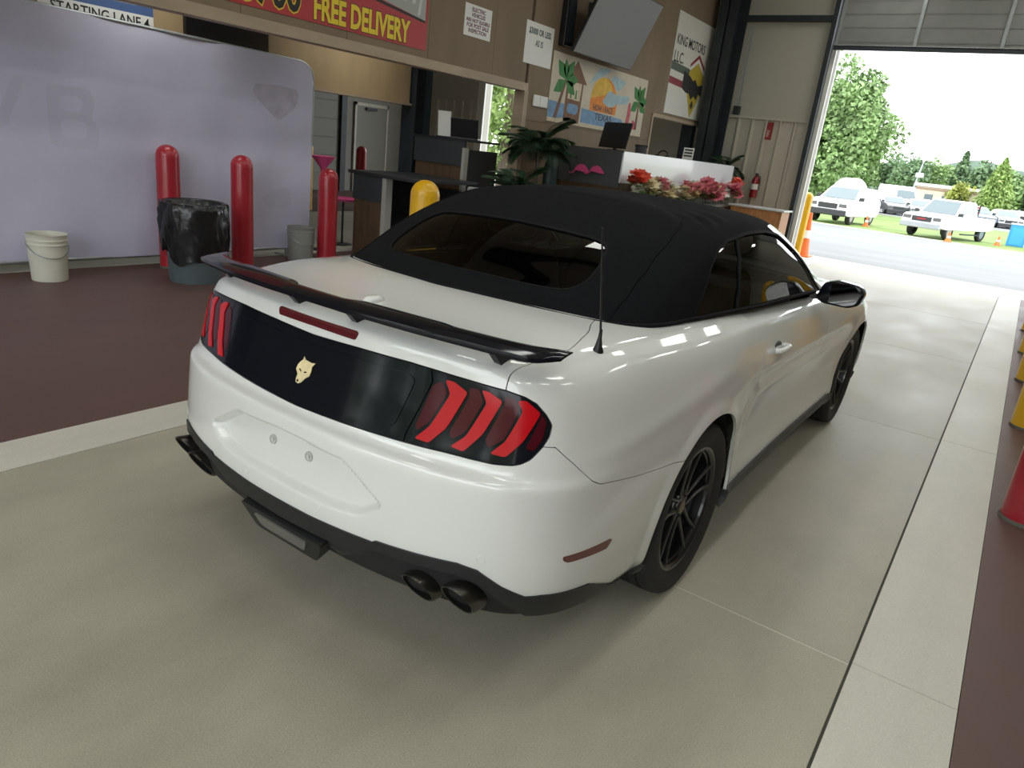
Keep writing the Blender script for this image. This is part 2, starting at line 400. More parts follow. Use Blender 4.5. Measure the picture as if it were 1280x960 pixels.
# lane slabs with sawn joints, edge strips, coated islands
ys = [-9.2, -5.99, -2.99, .012, 3.01, 6.01, 9.01, 12.95]
for (x0, x1) in ((-1.622, 1.556), (-9.1, -5.87), (6.2, 9)):
    for a, b in zip(ys, ys[1:]): slab('floor_slab', x0, x1, a+.004, b-.004, 0, M_CONC, .1, FL)
    for y in ys[1:-1]: slab('joint_filler', x0, x1, y-.004, y+.004, -.0015, M_JOINT, .02, FL)
for (x0, x1) in ((-1.925, -1.625), (1.566, 1.888), (-5.86, -5.56), (5.9, 6.19)):
    for a, b in zip(ys, ys[1:]): slab('edge_strip', x0, x1, a+.0015+.012, b-.0015+.012 if b < 12 else b, .004, M_CONC2, .1, FL)
slab('floor_coating', -5.555, -1.928, -9.2, 12.95, 0, M_MAROON, .1, FL)
slab('floor_coating', 1.891, 5.895, -9.2, 12.95, 0, M_MAROON, .1, FL)
slab('floor_coating', -16, -9.11, -9.2, 12.95, 0, M_MAROON, .1, FL)

H = 6.2
def wall_boxes(name, boxes, m):
    b = MB()
    for a, c in boxes: b.box(a, c)
    return struct(b.build(name, m))
# end wall with three lane doors (two seen), dark jambs, ribbed wainscot
DX0, DX1, DZ = -2.15, 2.2, 5.0
EB = [((-16, 12.95, 0), (-10.38, 13.15, H)), ((-6.0, 12.95, 0), (DX0, 13.15, H)), ((DX1, 12.95, 0), (9, 13.15, H)), ((DX0, 12.95, DZ), (DX1, 13.15, H)), ((-10.38, 12.95, DZ), (-6.0, 13.15, H))]
WE = wall_boxes('wall_front', EB, M_INSUL)
def ribs(x0, x1, y, z1, parent, step=.285, sgn=-1):
    x = x0
    while x < x1-.05:
        w = min(step, x1-x)
        b = MB().prism([(0, 0), (.03, .04), (.06, .04), (.09, .0), (w, 0), (w, -.01), (0, -.01)], z1, Matrix.Translation((x, y, 0)) @ Matrix.Diagonal((1, sgn, 1, 1)))
        b.build('wall_panel', M_RIB, parent); x += step
ribs(-4.35, -2.24, 12.93, 2.61, WE)
ribs(-14, -10.62, 12.93, 2.50, WE)
MB().box((-4.35, 12.88, 2.61), (-2.24, 12.95, 2.66)).build('wall_ledge', M_RIB, WE)
# girts and jambs
for z in (4.40,): MB().box((-4.0, 12.82, z), (-2.28, 12.95, z+.10)).build('wall_girt', M_STEEL, WE)
for x in (-2.31, 2.23): MB().box((x, 12.74, 0), (x+.085, 12.95, H)).build('door_jamb', M_STEEL, WE)
for x in (-2.225, 2.15): MB().box((x, 12.90, 0), (x+.075, 13.22, 4.05)).build('door_stop', M_WHITEP, WE)
MB().box((-10.60, 12.9, 0), (-10.38, 13.2, 5)).build('door_stop', M_WHITEP, WE)
MB().box((-6.05, 12.9, 0), (-5.95, 13.2, 5)).build('door_stop', M_WHITEP, WE)
# rear wall behind the camera, its opening widened to bring in more daylight
RB = [((-16, -7.6, 0), (-4.4, -7.4, H)), ((4.4, -7.6, 0), (9, -7.4, H)), ((-4.4, -7.6, 5.3), (4.4, -7.4, H))]
wall_boxes('wall_back', RB, M_INSUL)
WL = wall_boxes('wall_left', [((-12.9, -9.2, 0), (-12.7, 13, H))], mat('dull_cream_lining', (.22, .21, .18), .6))
wall_boxes('wall_right', [((7.6, -9.2, 0), (7.8, 13, H))], M_KRAFT)
CE = wall_boxes('ceiling', [((-16, -9.4, H), (9, 13.2, H+.1))], M_ROOF)
for y in (-6.5, -2.5, 1.5, 5.5, 9.5): MB().box((-13, y, H-.22), (7.6, y+.08, H)).build('ceiling_purlin', M_STEEL, CE)

# kiosk wall: boards on a frame, open below 2.3 m up to y=6.24
KX = -4.45
KW = wall_boxes('wall_kiosk', [((KX-.13, -9.2, 2.31), (KX-.03, 6.20, H)), ((KX-.13, 6.26, 0), (KX-.03, 10.34, H)), ((KX-.13, 10.34, 2.36), (KX-.03, 12.55, H)), ((KX-.13, 10.34, 0), (KX-.03, 12.55, 1.05))], M_KRAFT)
yb = [-9.2+1.22*i for i in range(13)]
yb = [y for y in yb if y < 6.0]+[6.20]
for a, b in zip(yb, yb[1:]): MB().box((KX-.03, a+.002, 2.31), (KX, b-.002, H)).build('wall_board', M_KRAFT, KW)
for a, b in ((6.26, 7.48), (7.484, 8.70), (8.704, 9.92), (9.924, 10.34)):
    MB().box((KX-.03, a, 1.925), (KX, b, H)).build('wall_board', M_KRAFT, KW); MB().box((KX-.03, a, .0), (KX, b, 1.92)).build('wall_board', M_KRAFT, KW)
for a, b in ((10.343, 11.14), (11.144, 12.36), (12.364, 12.55)):
    MB().box((KX-.03, a, 2.36), (KX, b, H)).build('wall_board', M_KRAFT, KW); MB().box((KX-.03, a, 0), (KX, b, 1.05)).build('wall_board', M_KRAFT, KW)
# trims
T1 = struct(MB().box((KX-.15, -9.2, 2.29), (KX+.022, 6.26, 2.39)).build('trim_1', M_TRIMW))
struct(MB().box((KX-.15, 6.19, .0), (KX+.022, 6.28, 2.29)).build('trim_2', M_TRIMW))
struct(MB().box((KX-.15, 10.30, 2.35), (KX+.022, 12.58, 2.41)).build('trim_3', M_TRIMW))
struct(MB().box((KX-.15, 10.29, 1.05), (KX+.022, 10.35, 2.35)).build('trim_4', M_TRIMW))
# kiosk back header, low lintel facing the next lane
KB = wall_boxes('wall_kiosk_back', [((-5.84, -9.2, 1.95), (-5.76, 5.34, H))], M_TAN)
struct(MB().box((-5.87, -9.2, 1.925), (-5.73, 5.36, 1.955)).build('trim_5', M_TRIMW))
# steel columns (H sections)
def hcol(x, y, w, d, top, name='trim_6'):
    b = MB().box((x-w/2, y-d/2, 0), (x+w/2, y-d/2+.02, top)).box((x-w/2, y+d/2-.02, 0), (x+w/2, y+d/2, top)).box((x-.012, y-d/2, 0), (x+.012, y+d/2, top))
    return struct(b.build(name, M_STEEL))
hcol(-4.13, 12.55, .36, .62, H, 'trim_6')
hcol(-5.80, 5.53, .26, .32, H, 'trim_7')
struct(MB().box((-4.72, 12.36, 0), (-4.48, 12.54, H)).build('trim_8', M_STEEL))

# raised sectional door in the lane opening
D1 = struct(MB().box((DX0-.02, 12.70, 3.90), (DX1+.02, 12.78, 3.97)).build('door_1', M_STEEL))
zz = [3.97, 4.05, 4.29, 4.51, 4.72, 4.95, 5.18]
for a, b in zip(zz, zz[1:]):
    MB().box((DX0-.02, 12.735, a+.004), (DX1+.02, 12.775, b-.016)).box((DX0-.02, 12.725, b-.016), (DX1+.02, 12.775, b-.002)).build('door_section', M_DOORP, D1)
for x in (-2.16, -.85, .46, 1.77): MB().box((x, 12.69, 3.97), (x+.055, 12.735, 5.18)).build('door_stile', M_GALV, D1)
MB().box((DX0-.02, 12.70, 3.955), (DX1+.02, 12.72, 3.985)).build('door_rail', M_GALV, D1)
# closed sectional door and a service door in the far left wall
D2 = struct(MB().box((-12.70, 6.0, 0), (-12.66, 10.15, 3.4)).build('door_2', mat('cream_door_panel', (.15, .145, .12), .5)))
for k in range(8): MB().box((-12.66, 6.0, k*.42+.006), (-12.63, 10.15, (k+1)*.42-.006)).build('door_section', D2.data.materials[0], D2)
for y in (6.3, 8.85, 10.15): MB().box((-12.63, y, 0), (-12.55, y+.16, 3.6)).build('door_track', M_STEEL, D2)
D3 = struct(MB().box((-12.70, 10.72, 0), (-12.65, 11.75, 2.08)).build('door_3', mat('beige_service_door', (.20, .195, .165), .5)))
MB().box((-12.72, 10.66, 0), (-12.64, 10.72, 2.15)).box((-12.72, 11.75, 0), (-12.64, 11.81, 2.15)).box((-12.72, 10.66, 2.08), (-12.64, 11.81, 2.15)).build('door_frame', M_RIB, D3)
MB().rod((-12.65, 10.84, 1.0), (-12.58, 10.84, 1.0), .02).rod((-12.58, 10.84, 1.0), (-12.58, 10.96, 1.0), .012).build('door_handle', M_GALV, D3)
MB().box((-12.65, 11.0, 1.99), (-12.58, 11.35, 2.05)).build('door_closer', M_STEEL, D3)

# ceiling light fixtures
M_LAMP = mat('lit_lamp_panel', (.98, 1.0, .93), .5, emit=1.0)
LAMP_E = 8.8
M_LAMP.node_tree.nodes['Principled BSDF'].inputs['Emission Strength'].default_value = LAMP_E
lp = None
_lamp_xy = [(x, -6.0+2.9*k) for x in (-1.3, 1.2, 3.8) for k in range(7)]+[(-7.6, y) for y in (-4.0, 1.0)]
for k, (x, y) in enumerate(_lamp_xy):
    if lp is None:
        lp = thing('ceiling_lamp', 'long lit lamp hanging under the ceiling', 'lamp', group='lamps hanging in rows under the ceiling')
        MB().box((-.29, -.64, .0), (.29, .64, .07), bevel=.01).build('lamp_housing', M_WHITEP, lp)
        MB().box((-.26, -.61, -.008), (.26, .61, .001)).build('lamp_panel', M_LAMP, lp)
        for yy in (-.5, .5): MB().rod((0, yy, .07), (0, yy, .80), .006).build('lamp_wire', M_STEEL, lp)
        o = lp
    else: o = copy_tree(lp)
    o.location = (x, y, H-.80)
    o['label'] = f'long lit lamp under the ceiling, {["nearest", "second", "third", "fourth", "fifth", "sixth", "farthest"][k % 7]} in its row {["left above the car", "right above the car", "over the right island", "over the next lane"][min(3, k//7)]}'

# added lamps, out of view above the kiosk opening, to brighten its back header
for k, y in enumerate((-1.5, 1.5, 4.2)):
    o = copy_tree(lp); o.location = (-5.12, y, 2.86); o['label'] = f'unseen lamp added inside the kiosk above the opening, {["nearest", "middle", "farthest"][k]} of three'
    o['group'] = 'unseen lamps added inside the kiosk'; o.scale = (.6, .8, .5)
# ================================================================ surface meshes that can be cut along curves
class PM:
    """polygon mesh with per-vertex fields; cut along implicit curves"""
    def __init__(s, V, A, F): s.V, s.A, s.F = V, A, F
    @staticmethod
    def grid(P, A):
        n, m = P.shape[:2]; idx = np.arange(n*m).reshape(n, m)
        F = np.stack([idx[:-1, :-1], idx[1:, :-1], idx[1:, 1:], idx[:-1, 1:]], -1).reshape(-1, 4)
        return PM(P.reshape(-1, 3), A.reshape(n*m, -1), [tuple(f) for f in F.tolist()])
    def cut(s, f):
        """-> (f<0 part, f>=0 part)"""
        return s._keep(f), s._keep(-f)
    def _keep(s, f):
        f = np.where(np.abs(f) < 1e-9, 1e-9, f)
        V = [None]; newV, newA = [], []; base = len(s.V); cache = {}; out = []
        neg = f < 0
        for fc in s.F:
            k = [neg[i] for i in fc]
            if all(k): out.append(fc); continue
            if not any(k): continue
            poly = []
            for a, b in zip(fc, fc[1:]+fc[:1]):
                if neg[a]: poly.append(a)
                if neg[a] != neg[b]:
                    e = (a, b) if a < b else (b, a)
                    if e not in cache:
                        t = f[e[0]]/(f[e[0]]-f[e[1]])
                        cache[e] = base+len(newV)
                        newV.append(s.V[e[0]]*(1-t)+s.V[e[1]]*t); newA.append(s.A[e[0]]*(1-t)+s.A[e[1]]*t)
                    poly.append(cache[e])
            if len(poly) > 2: out.append(tuple(poly))
        V = np.vstack([s.V, newV]) if newV else s.V; A = np.vstack([s.A, newA]) if newA else s.A
        used = np.unique(np.fromiter((i for fc in out for i in fc), int)) if out else np.zeros(0, int)
        re = np.full(len(V), -1); re[used] = np.arange(len(used)); rl = re.tolist()
        return PM(V[used], A[used], [tuple(rl[i] for i in fc) for fc in out])
    def normals(s):
        N = np.zeros_like(s.V)
        for n in (3, 4, 5, 6, 7, 8):
            f = np.array([fc for fc in s.F if len(fc) == n])
            if len(f) == 0: continue
            p = s.V[f]; nn = np.zeros((len(f), 3))
            for i in range(1, n-1): nn += np.cross(p[:, i]-p[:, 0], p[:, i+1]-p[:, 0])
            for i in range(n): np.add.at(N, f[:, i], nn)
        return N/np.maximum(np.linalg.norm(N, axis=1), 1e-12)[:, None]
    def offset(s, d): return PM(s.V+s.normals()*d, s.A, s.F)
    def mirror(s): return PM(s.V*[-1, 1, 1], s.A, [fc[::-1] for fc in s.F])
    def join(s, o):
        n = len(s.V); return PM(np.vstack([s.V, o.V]), np.vstack([s.A, o.A]), s.F+[tuple(i+n for i in fc) for fc in o.F])
    def weld(s):
        key = {}; re = []; keep = []
        for i, p in enumerate(np.round(s.V, 5).tolist()):
            k = tuple(p)
            if k not in key: key[k] = len(keep); keep.append(i)
            re.append(key[k])
        F = []
        for fc in s.F:
            g = list(dict.fromkeys(re[i] for i in fc))
            if len(g) > 2: F.append(tuple(g))
        return PM(s.V[keep], s.A[keep], F)
    def both(s): return s.join(s.mirror()).weld()
    def rim(s, depth):
        """turn the open border inward by depth (own vertices, so the edge stays crisp)"""
        cnt = {}
        for fc in s.F:
            for a, b in zip(fc, fc[1:]+fc[:1]):
                e = (a, b) if a < b else (b, a)
                cnt[e] = None if e in cnt else (a, b)
        N = s.normals(); V = list(s.V); A = list(s.A); F = list(s.F); mp = {}
        def dup(i):
            if i not in mp:
                mp[i] = len(V); V.append(s.V[i]); V.append(s.V[i]-N[i]*depth); A.append(s.A[i]); A.append(s.A[i])
            return mp[i]
        for e in cnt.values():
            if e is None or (abs(s.V[e[0]][0]) < 1e-5 and abs(s.V[e[1]][0]) < 1e-5): continue
            i, j = dup(e[0]), dup(e[1]); F.append((j, i, i+1, j+1))
        return PM(np.array(V), np.array(A), F)
    def build(s, name, m, parent, smooth=True): return from_vf(name, s.V, s.F, m, parent, smooth)

# ================================================================ the car
M_WHITE = mat('white_car_paint', (.72, .735, .715), .32, coat=1.0, spec=.5)
M_GBLACK = mat('gloss_black_trim', (.006, .007, .011), .10, spec=.28)
M_BLACK = mat('satin_black_plastic', (.011, .012, .0135), .45, bump=.05, bscale=300)
M_DARK = mat('dark_underbody', (.010, .010, .011), .8)
M_FABRIC = mat('black_soft_top_canvas', (.0060, .0070, .0082), .92, var=.25, vscale=30, bump=.3, bscale=700, spec=.12)
M_SEAL = mat('matt_black_seal', (.006, .0065, .0075), .75, spec=.15)
M_RUBBER = mat('tyre_rubber', (.016, .016, .017), .75, var=.2, vscale=20, bump=.1, bscale=200)
M_WHEEL = mat('black_painted_alloy', (.010, .010, .011), .30, coat=.4)
M_RED = mat('bright_red_lamp_lens', (.50, .006, .011), .2, spec=.28)
M_DRED = mat('dark_red_lamp_lens', (.065, .004, .009), .15, spec=.28)
M_MRED = mat('red_reflector', (.13, .018, .018), .3, coat=.5)
M_CHROME = mat('brushed_steel', (.45, .43, .40), .22, metal=1.)
M_SOOT = mat('sooty_steel_inside', (.012, .012, .012), .7)
M_TINT = glass('tinted_car_glass', (.20, .22, .22), .9)
M_SEAT = mat('charcoal_seat_leather', (.03, .03, .032), .5, bump=.1, bscale=150)
M_CREAM = mat('cream_emblem_enamel', (.78, .66, .38), .45, var=.12, vscale=60)
M_LENSC = mat('clear_lamp_lens', (.11, .11, .105), .15, coat=.6)

CAR = thing('convertible_car', 'white two-door convertible with black soft top and rear spoiler standing in the lane', 'car')

def build_car():
    # ---- body grid with the plate recess pressed in
    P = BP.copy(); ns, nv = P.shape[:2]
    S2 = np.repeat(BS[:, None], nv, 1)
    lic = rounded([(-.30, .676), (.02, .678), (.149, .671), (.247, .667), (.286, .648), (.398, .580), (.398, .566), (.325, .522), (.208, .512), (-.30, .515)], .03)
    f = sdf_poly(S2, P[..., 2], lic)
    dep = .026*ss01(-.004, .016, -f)*ss01(.30, .66, 1.19-P[..., 2])      # deeper at the bottom ledge side
    dep = .034*ss01(-.002, .012, -f)
    P[..., 0] -= BNX[:, None]*dep; P[..., 1] -= BNY[:, None]*dep
    # crisp character line along the doors, running into the rear haunch
    yy = P[..., 1]; zz = P[..., 2]
    line = .775+.045*(1.9-yy)*.5
    wgt = ss01(.25, .7, yy)*ss01(2.4, 1.9, yy)
    cr = wgt*(.010*np.exp(-((zz-line)/.022)**2)-.008*np.exp(-((zz-line+.05)/.03)**2))
    line2 = .66+.02*(1.9-yy)
    cr += wgt*.006*np.exp(-((zz-line2)/.02)**2)
    scoop = -.016*np.exp(-(((yy-.47)/.07)**2+((zz-.66)/.13)**2))
    cr += scoop
    cr += .006*np.exp(-((zz-.76-.10*(yy+.9))/.035)**2)*ss01(-.95, -.6, yy)*ss01(.35, 0, yy)*(P[..., 0] > .8)
    for cy_ in (0, 2.72): cr += .009*ss01(.055, .0, np.hypot(yy-cy_, zz-.352)-.383)*(P[..., 0] > .6)
    P[..., 0] += BNX[:, None]*cr; P[..., 1] += BNY[:, None]*cr
    C = body_cap(P)
    G = np.concatenate([P, C], 1)
    sA = np.repeat(BS[:, None], G.shape[1], 1)
    body = PM.grid(G, np.stack([sA], -1))
    s_ = lambda m: m.A[:, 0]
    x_ = lambda m: m.V[:, 0]
    y_ = lambda m: m.V[:, 1]
    z_ = lambda m: m.V[:, 2]
    # ---- wheel arches
    def arch(m, cy, r): return np.where(x_(m) > .55, np.hypot(y_(m)-cy, z_(m)-.352), 1e0)-r
    full = body
    body = body._keep(-arch(body, 0, .383)); body = body._keep(-arch(body, 2.72, .378))
    liner = body
    # ---- what lies under the soft top is open
    gp = [tuple(p[:2]) for p in GP[:, 0]]
    gpi = [(x*.96, y+(.03 if y < 0 else (-.03 if y > 1.9 else 0))) for x, y in gp]
    gpoly = gpi+[(-.5, gpi[-1][1]), (-.5, gpi[0][1])]
    fg = np.where(z_(body) > .9, sdf_poly(x_(body), y_(body), gpoly), 1.)
    body = body._keep(-fg)
    # ---- lower edge: rear bumper lip, side sill
    vt = np.array([(0, .452), (.143, .452), (.384, .460), (.395, .468), (.65, .479), (.709, .469), (.78, .426), (.851, .394), (.903, .393), (1.092, .369), (1.313, .262), (1.7, .30), (9, .30)])
    vb = np.array([(0, .392), (.305, .400), (.40, .436), (.65, .443), (.715, .428), (.799, .366), (.864, .322), (.929, .314), (1.073, .296), (1.27, .255), (1.33, .25), (1.34, .2), (9, .2)])
    lo = lambda m, t: np.interp(s_(m), t[:, 0], t[:, 1])-z_(m)          # <0 above the line
    up, low = body.cut(lo(body, vt))
    lip = low._keep(lo(low, vb))._keep(s_(low._keep(lo(low, vb)))-1.34)
    sill = low._keep(-(s_(low)-1.42))
    # ---- tail band (lamps and black panel)
    band = np.array([(-.3, .964), (0, .964), (.2, .970), (.39, .972), (.481, .969), (.572, .964), (.721, .955), (.793, .945), (.838, .931), (.877, .902), (.897, .878), (.888, .849), (.866, .822), (.828, .788), (.800, .775), (.773, .768), (.715, .763), (.566, .764), (.39, .760), (.195, .755), (0, .751), (-.3, .751)])
    fb = lambda m: sdf_poly(s_(m), z_(m), band)
    rest = up._keep(-fb(up)+.002)
    # ---- bumper
    bpoly = [(-.3, .80), (.80, .80), (.862, .822), (.91, .820), (.975, .772), (1.04, .716), (1.073, .700), (1.118, .694), (1.287, .669), (1.43, .652), (1.75, .62), (1.75, .0), (-.3, 0)]
    f1 = sdf_poly(s_(rest), z_(rest), bpoly)
    bumper = rest._keep(f1+.0012); rest = rest._keep(-f1+.0012)
    # ---- trunk lid
    lpoly = [(-.3, -1.3), (.655, -1.3), (.655, -.965), (.648, -.945), (.648, -.905), (.658, -.86), (.672, -.76), (.668, -.66), (.660, -.62), (.632, -.50), (.600, -.44), (.585, -.39), (.56, -.30), (-.3, -.30)]
    f2 = np.where(z_(rest) > .9, sdf_poly(x_(rest), y_(rest), rounded(lpoly, .03)), 1.)
    lid = rest._keep(f2+.0014); rest = rest._keep(-f2+.0014)
    # ---- doors and bonnet
    dpoly = rounded([(.545, .30), (.525, .55), (.545, .80), (.50, 1.3), (1.74, 1.3), (1.76, .80), (1.70, .50), (1.64, .30)], .05)
    f3 = np.where(x_(rest) > .6, sdf_poly(y_(rest), z_(rest), dpoly), 1.)
    door = rest._keep(f3+.0015); rest = rest._keep(-f3+.0015)
    f4 = np.where(z_(rest) > .7, sdf_poly(x_(rest), y_(rest), rounded([(-.3, 1.86), (.70, 1.86), (.76, 2.3), (.74, 2.9), (.66, 3.35), (-.3, 3.42)], .05)), 1.)
    hood = rest._keep(f4+.0015); rest = rest._keep(-f4+.0015)
    rest.both().rim(.012).build('body_shell', M_WHITE, CAR)
    tag(bumper.both().rim(.012).build('rear_bumper', M_WHITE, CAR), 'white rear bumper with an empty number plate recess')
    lid.both().rim(.010).build('trunk_lid', M_WHITE, CAR)
    hood.both().rim(.010).build('bonnet', M_WHITE, CAR)
    doors = []
    for k, d in enumerate((door, door.mirror())):
        doors.append(d.rim(.012).build('door', M_WHITE, CAR))
    lipm = lip.offset(.006).both().rim(.05); tag(lipm.build('bumper_lip', M_BLACK, CAR), 'satin black lower bumper lip')
    sl = sill.offset(.012)
    for d in (sl, sl.mirror()): d.rim(.05).build('side_sill', M_BLACK, CAR)
    # ---- dark inner shell behind the panel gaps, floor pan
    inner = liner.offset(-.016)._keep(-(liner.offset(-.016).V[:, 2]-.30))
    fg = np.where(inner.V[:, 2] > .9, sdf_poly(inner.V[:, 0], inner.V[:, 1], gpoly), 1.)
    inner = inner._keep(-fg)
    inner.both().build('inner_shell', M_DARK, CAR)
    b = MB(); b.box((-.52, -.80, .24), (.52, 3.2, .30)).box((-.40, -1.02, .30), (.40, -.6, .44))
    b.build('floor_pan', M_DARK, CAR)
    # ---- wheel arch liners
    for cy, r in ((0, .40), (2.72, .40)):
        for sx in (-1, 1):
            V, F = [], []
            for i in range(25):
                a = -.5+i*(PI+1.0)/24
                for x in (.56, .885):
                    V.append((sx*x, cy+r*math.cos(a), max(.23, .352+r*math.sin(a))))
            for i in range(24): F.append((2*i, 2*i+1, 2*i+3, 2*i+2))
            n = len(V); V += [(sx*.56, cy, .35)]; F += [(2*i, 2*i+2, n) for i in range(24)]
            from_vf('wheel_arch_liner', V, F, M_DARK, CAR, True)
    # ---- tail panel and lamps: finer patches of the same surface
    def patch(s0, s1, v0, v1, ds=.0035, dv=.0035, grid=P, SS=BS, VV=BV):
        s = np.arange(s0, s1, ds); v = np.arange(v0, v1, dv)
        i = np.clip(np.searchsorted(SS, s)-1, 0, len(SS)-2); j = np.clip(np.searchsorted(VV, v)-1, 0, len(VV)-2)
        ti = ((s-SS[i])/(SS[i+1]-SS[i]))[:, None, None]; tj = ((v-VV[j])/(VV[j+1]-VV[j]))[None, :, None]
        g = grid[i][:, j]*(1-ti)*(1-tj)+grid[i+1][:, j]*ti*(1-tj)+grid[i][:, j+1]*(1-ti)*tj+grid[i+1][:, j+1]*ti*tj
        return PM.grid(g, np.repeat(s[:, None], len(v), 1)[..., None])
    vlo, vhi = .50, .76
    q = patch(0, .93, vlo, vhi, .004, .004)
    q.V[:len(np.arange(vlo, vhi, .004)), 0] = 0
    q = q._keep(fb(q)+.0015)
    seam = np.array([(.750, .424), (.79, .429), (.938, .481), (.955, .474), (.975, .466)])
    fs = s_(q)-np.interp(z_(q), seam[:, 0], seam[:, 1])
    pan = q._keep(fs+.002); lamp = q._keep(-fs+.002)
    # the panel is a shallow dish with a raised border
    tag(pan.both().rim(.012).build('tail_panel', M_GBLACK, CAR), 'gloss black panel between the tail lamps')
    dish = rounded([(-.3, .938), (.395, .942), (.425, .93), (.385, .80), (.36, .785), (-.3, .778)], .02)
    fd = sdf_poly(s_(pan), z_(pan), dish)
    ins = pan._keep(fd).offset(.003); ins.both().rim(.003).build('tail_panel_face', M_GBLACK, CAR)
    bars = [[(.522, .951), (.552, .950), (.600, .930), (.553, .827), (.507, .777), (.459, .779), (.500, .820), (.546, .916)],
            [(.643, .946), (.669, .944), (.717, .927), (.669, .833), (.617, .777), (.575, .783), (.617, .818), (.667, .914)],
            [(.765, .935), (.799, .937), (.853, .909), (.799, .833), (.747, .786), (.698, .788), (.741, .826), (.788, .910)]]
    fills = [[(.60, .945), (.635, .945), (.655, .915), (.612, .828), (.575, .80), (.562, .815), (.608, .925)],
             [(.72, .942), (.76, .936), (.776, .91), (.735, .83), (.692, .80), (.678, .82), (.724, .922)],
             [(.858, .905), (.876, .885), (.862, .84), (.835, .81), (.808, .815)],
             [(.485, .93), (.512, .945), (.535, .916), (.495, .83), (.462, .80), (.452, .81)]]
    for k in (0, 1):
        L_ = lamp if k == 0 else lamp.mirror()
        lo_ = L_.rim(.010).build('tail_lamp', M_GBLACK, CAR); lo_['label'] = 'dark smoked tail lamp with three slanted red bars'
        for col, polys, off, nm in ((M_DRED, fills, .0012, 'lamp_reflector'), (M_RED, bars, .0035, 'light_bar')):
            for pl in polys:
                f = sdf_poly(s_(lamp), z_(lamp), rounded(pl, .008, 4))
                br = lamp._keep(f).offset(off)
                (br if k == 0 else br.mirror()).rim(off+.001).build(nm, col, lo_)
    # ---- third brake light
    q = patch(0, .2, .70, .86, .003, .003); q.V[:len(np.arange(.70, .86, .003)), 0] = 0
    f = sdf_poly(s_(q), z_(q), rounded([(-.3, 1.013), (.18, 1.013), (.187, 1.008), (.180, .990), (.174, .988), (-.3, .992)], .004))
    tag(q._keep(f).offset(.002).both().rim(.004).build('brake_light', mat('dark_red_brake_lens', (.10, .008, .014), .12, coat=.8), CAR), 'slim dark red centre brake light')
    # ---- side markers
    q = patch(.9, 1.25, .18, .34, .004, .004)
    f = sdf_poly(s_(q), z_(q), rounded([(.952, .507), (1.163, .499), (1.172, .492), (1.150, .470), (.972, .484), (.955, .494)], .01))
    mk = q._keep(f).offset(.0015)
    for d in (mk, mk.mirror()): tag(d.rim(.003).build('side_marker', M_MRED, CAR), 'slim dark red side reflector')
    # ---- emblem: wolf head (drawn in the emblem plane)
    em = [(.36, 1), (.46, .90), (.62, .88), (.80, .86), (1.0, .90), (.86, .72), (.86, .55), (.80, .36), (.62, .25), (.44, .04), (.30, -.03), (.16, .0), (.14, .12), (.18, .30), (.05, .46), (.10, .64), (.22, .78), (.33, .88)]
    ex, ez = .082, .084
    Mx = plane_M((0, -1.079, .853), (1, 0, 0), (0, .22, 1))
    eo = MB().prism([((a-.48)*ex, (b-.46)*ez) for a, b in em], .0022, Mx).build('emblem', M_CREAM, CAR, smooth=30)
    eo.location = (0, -.0045, 0); eo['label'] = 'cream wolf head emblem'
    for pl, nm in (([(.22, .50), (.34, .42), (.36, .45), (.26, .54)], 'emblem_eye'), ([(.50, .42), (.66, .46), (.62, .50), (.52, .47)], 'emblem_eye'), ([(.20, .10), (.28, .13), (.30, .05), (.22, .01)], 'emblem_nose')):
        MB().prism([((a-.48)*ex, (b-.46)*ez) for a, b in pl], .0030, Mx).build(nm, M_GBLACK, eo)
    # ---- plate fixings and parking sensors
    def on_body(px_s, z):
        i = np.argmin(abs(BS-px_s)); j = np.argmin(abs(P[i, :, 2]-z)); return P[i, j], Vector((BNX[i], BNY[i], 0))
    for sx in (-1, 1):
        for sv, zv in ((.17, .49), (.715, .50)):
            p, n = on_body(sv, zv); p = Vector(p)
            k = MB().lathe([(0, .0012), (.0105, .0012), (.0112, .0), (.0125, .0012), (.014, 0)], 20, plane_M(p, Vector((0, 0, 1)).cross(n), (0, 0, 1)))
            o = k.build('parking_sensor', M_WHITE, CAR, smooth=40)
            if sx < 0: o.scale = (-1, 1, 1)
    M_FIX = mat('off_white_plastic', (.50, .51, .49), .5)
    p, n = on_body(.085, .615); n = Vector((0, -1, 0))
    for x in (-.085, .085):
        MB().lathe([(.0, .006), (.006, .006), (.0065, .002), (.012, .002), (.013, .0045), (.0155, .0045), (.0165, -.004)], 20, plane_M((x, p[1], .615), (1, 0, 0), (0, .14, 1))).build('plate_fixing', M_FIX, CAR, smooth=40)
        q_, _ = on_body(.085, .664); MB().box((x-.006, q_[1]-.003, .660), (x+.006, q_[1]+.004, .667)).build('plate_slot', M_DARK, CAR)
    # ---- soft top, glass, pillars
    gA = np.stack([np.repeat(GS[:, None], len(GV), 1), np.repeat(GV[None], len(GS), 0)], -1)
    # slight fabric sag and rail folds
    GPn = GP.copy(); gs, gv = gA[..., 0], gA[..., 1]
    GPn[..., 2] += .006*np.sin(gs*26)*np.exp(-((gv-.60)/.07)**2)*ss01(.55, .7, gs)*ss01(1.4, 1.1, gs)
    GPn[..., 2] += .004*np.exp(-((gv-.60)/.02)**2)*ss01(.6, .0, gs)
    top = PM.grid(GPn, gA)
    top.V[:, 0] = np.where(abs(top.V[:, 0]) < 1e-4, 0, top.V[:, 0])
    u = lambda m: m.A[:, 0]; w = lambda m: m.A[:, 1]
    rw = rounded([(-.3, .118), (.325, .122), (.425, .132), (.466, .19), (.462, .28), (.435, .338), (.375, .348), (.163, .354), (-.3, .356)], .05)
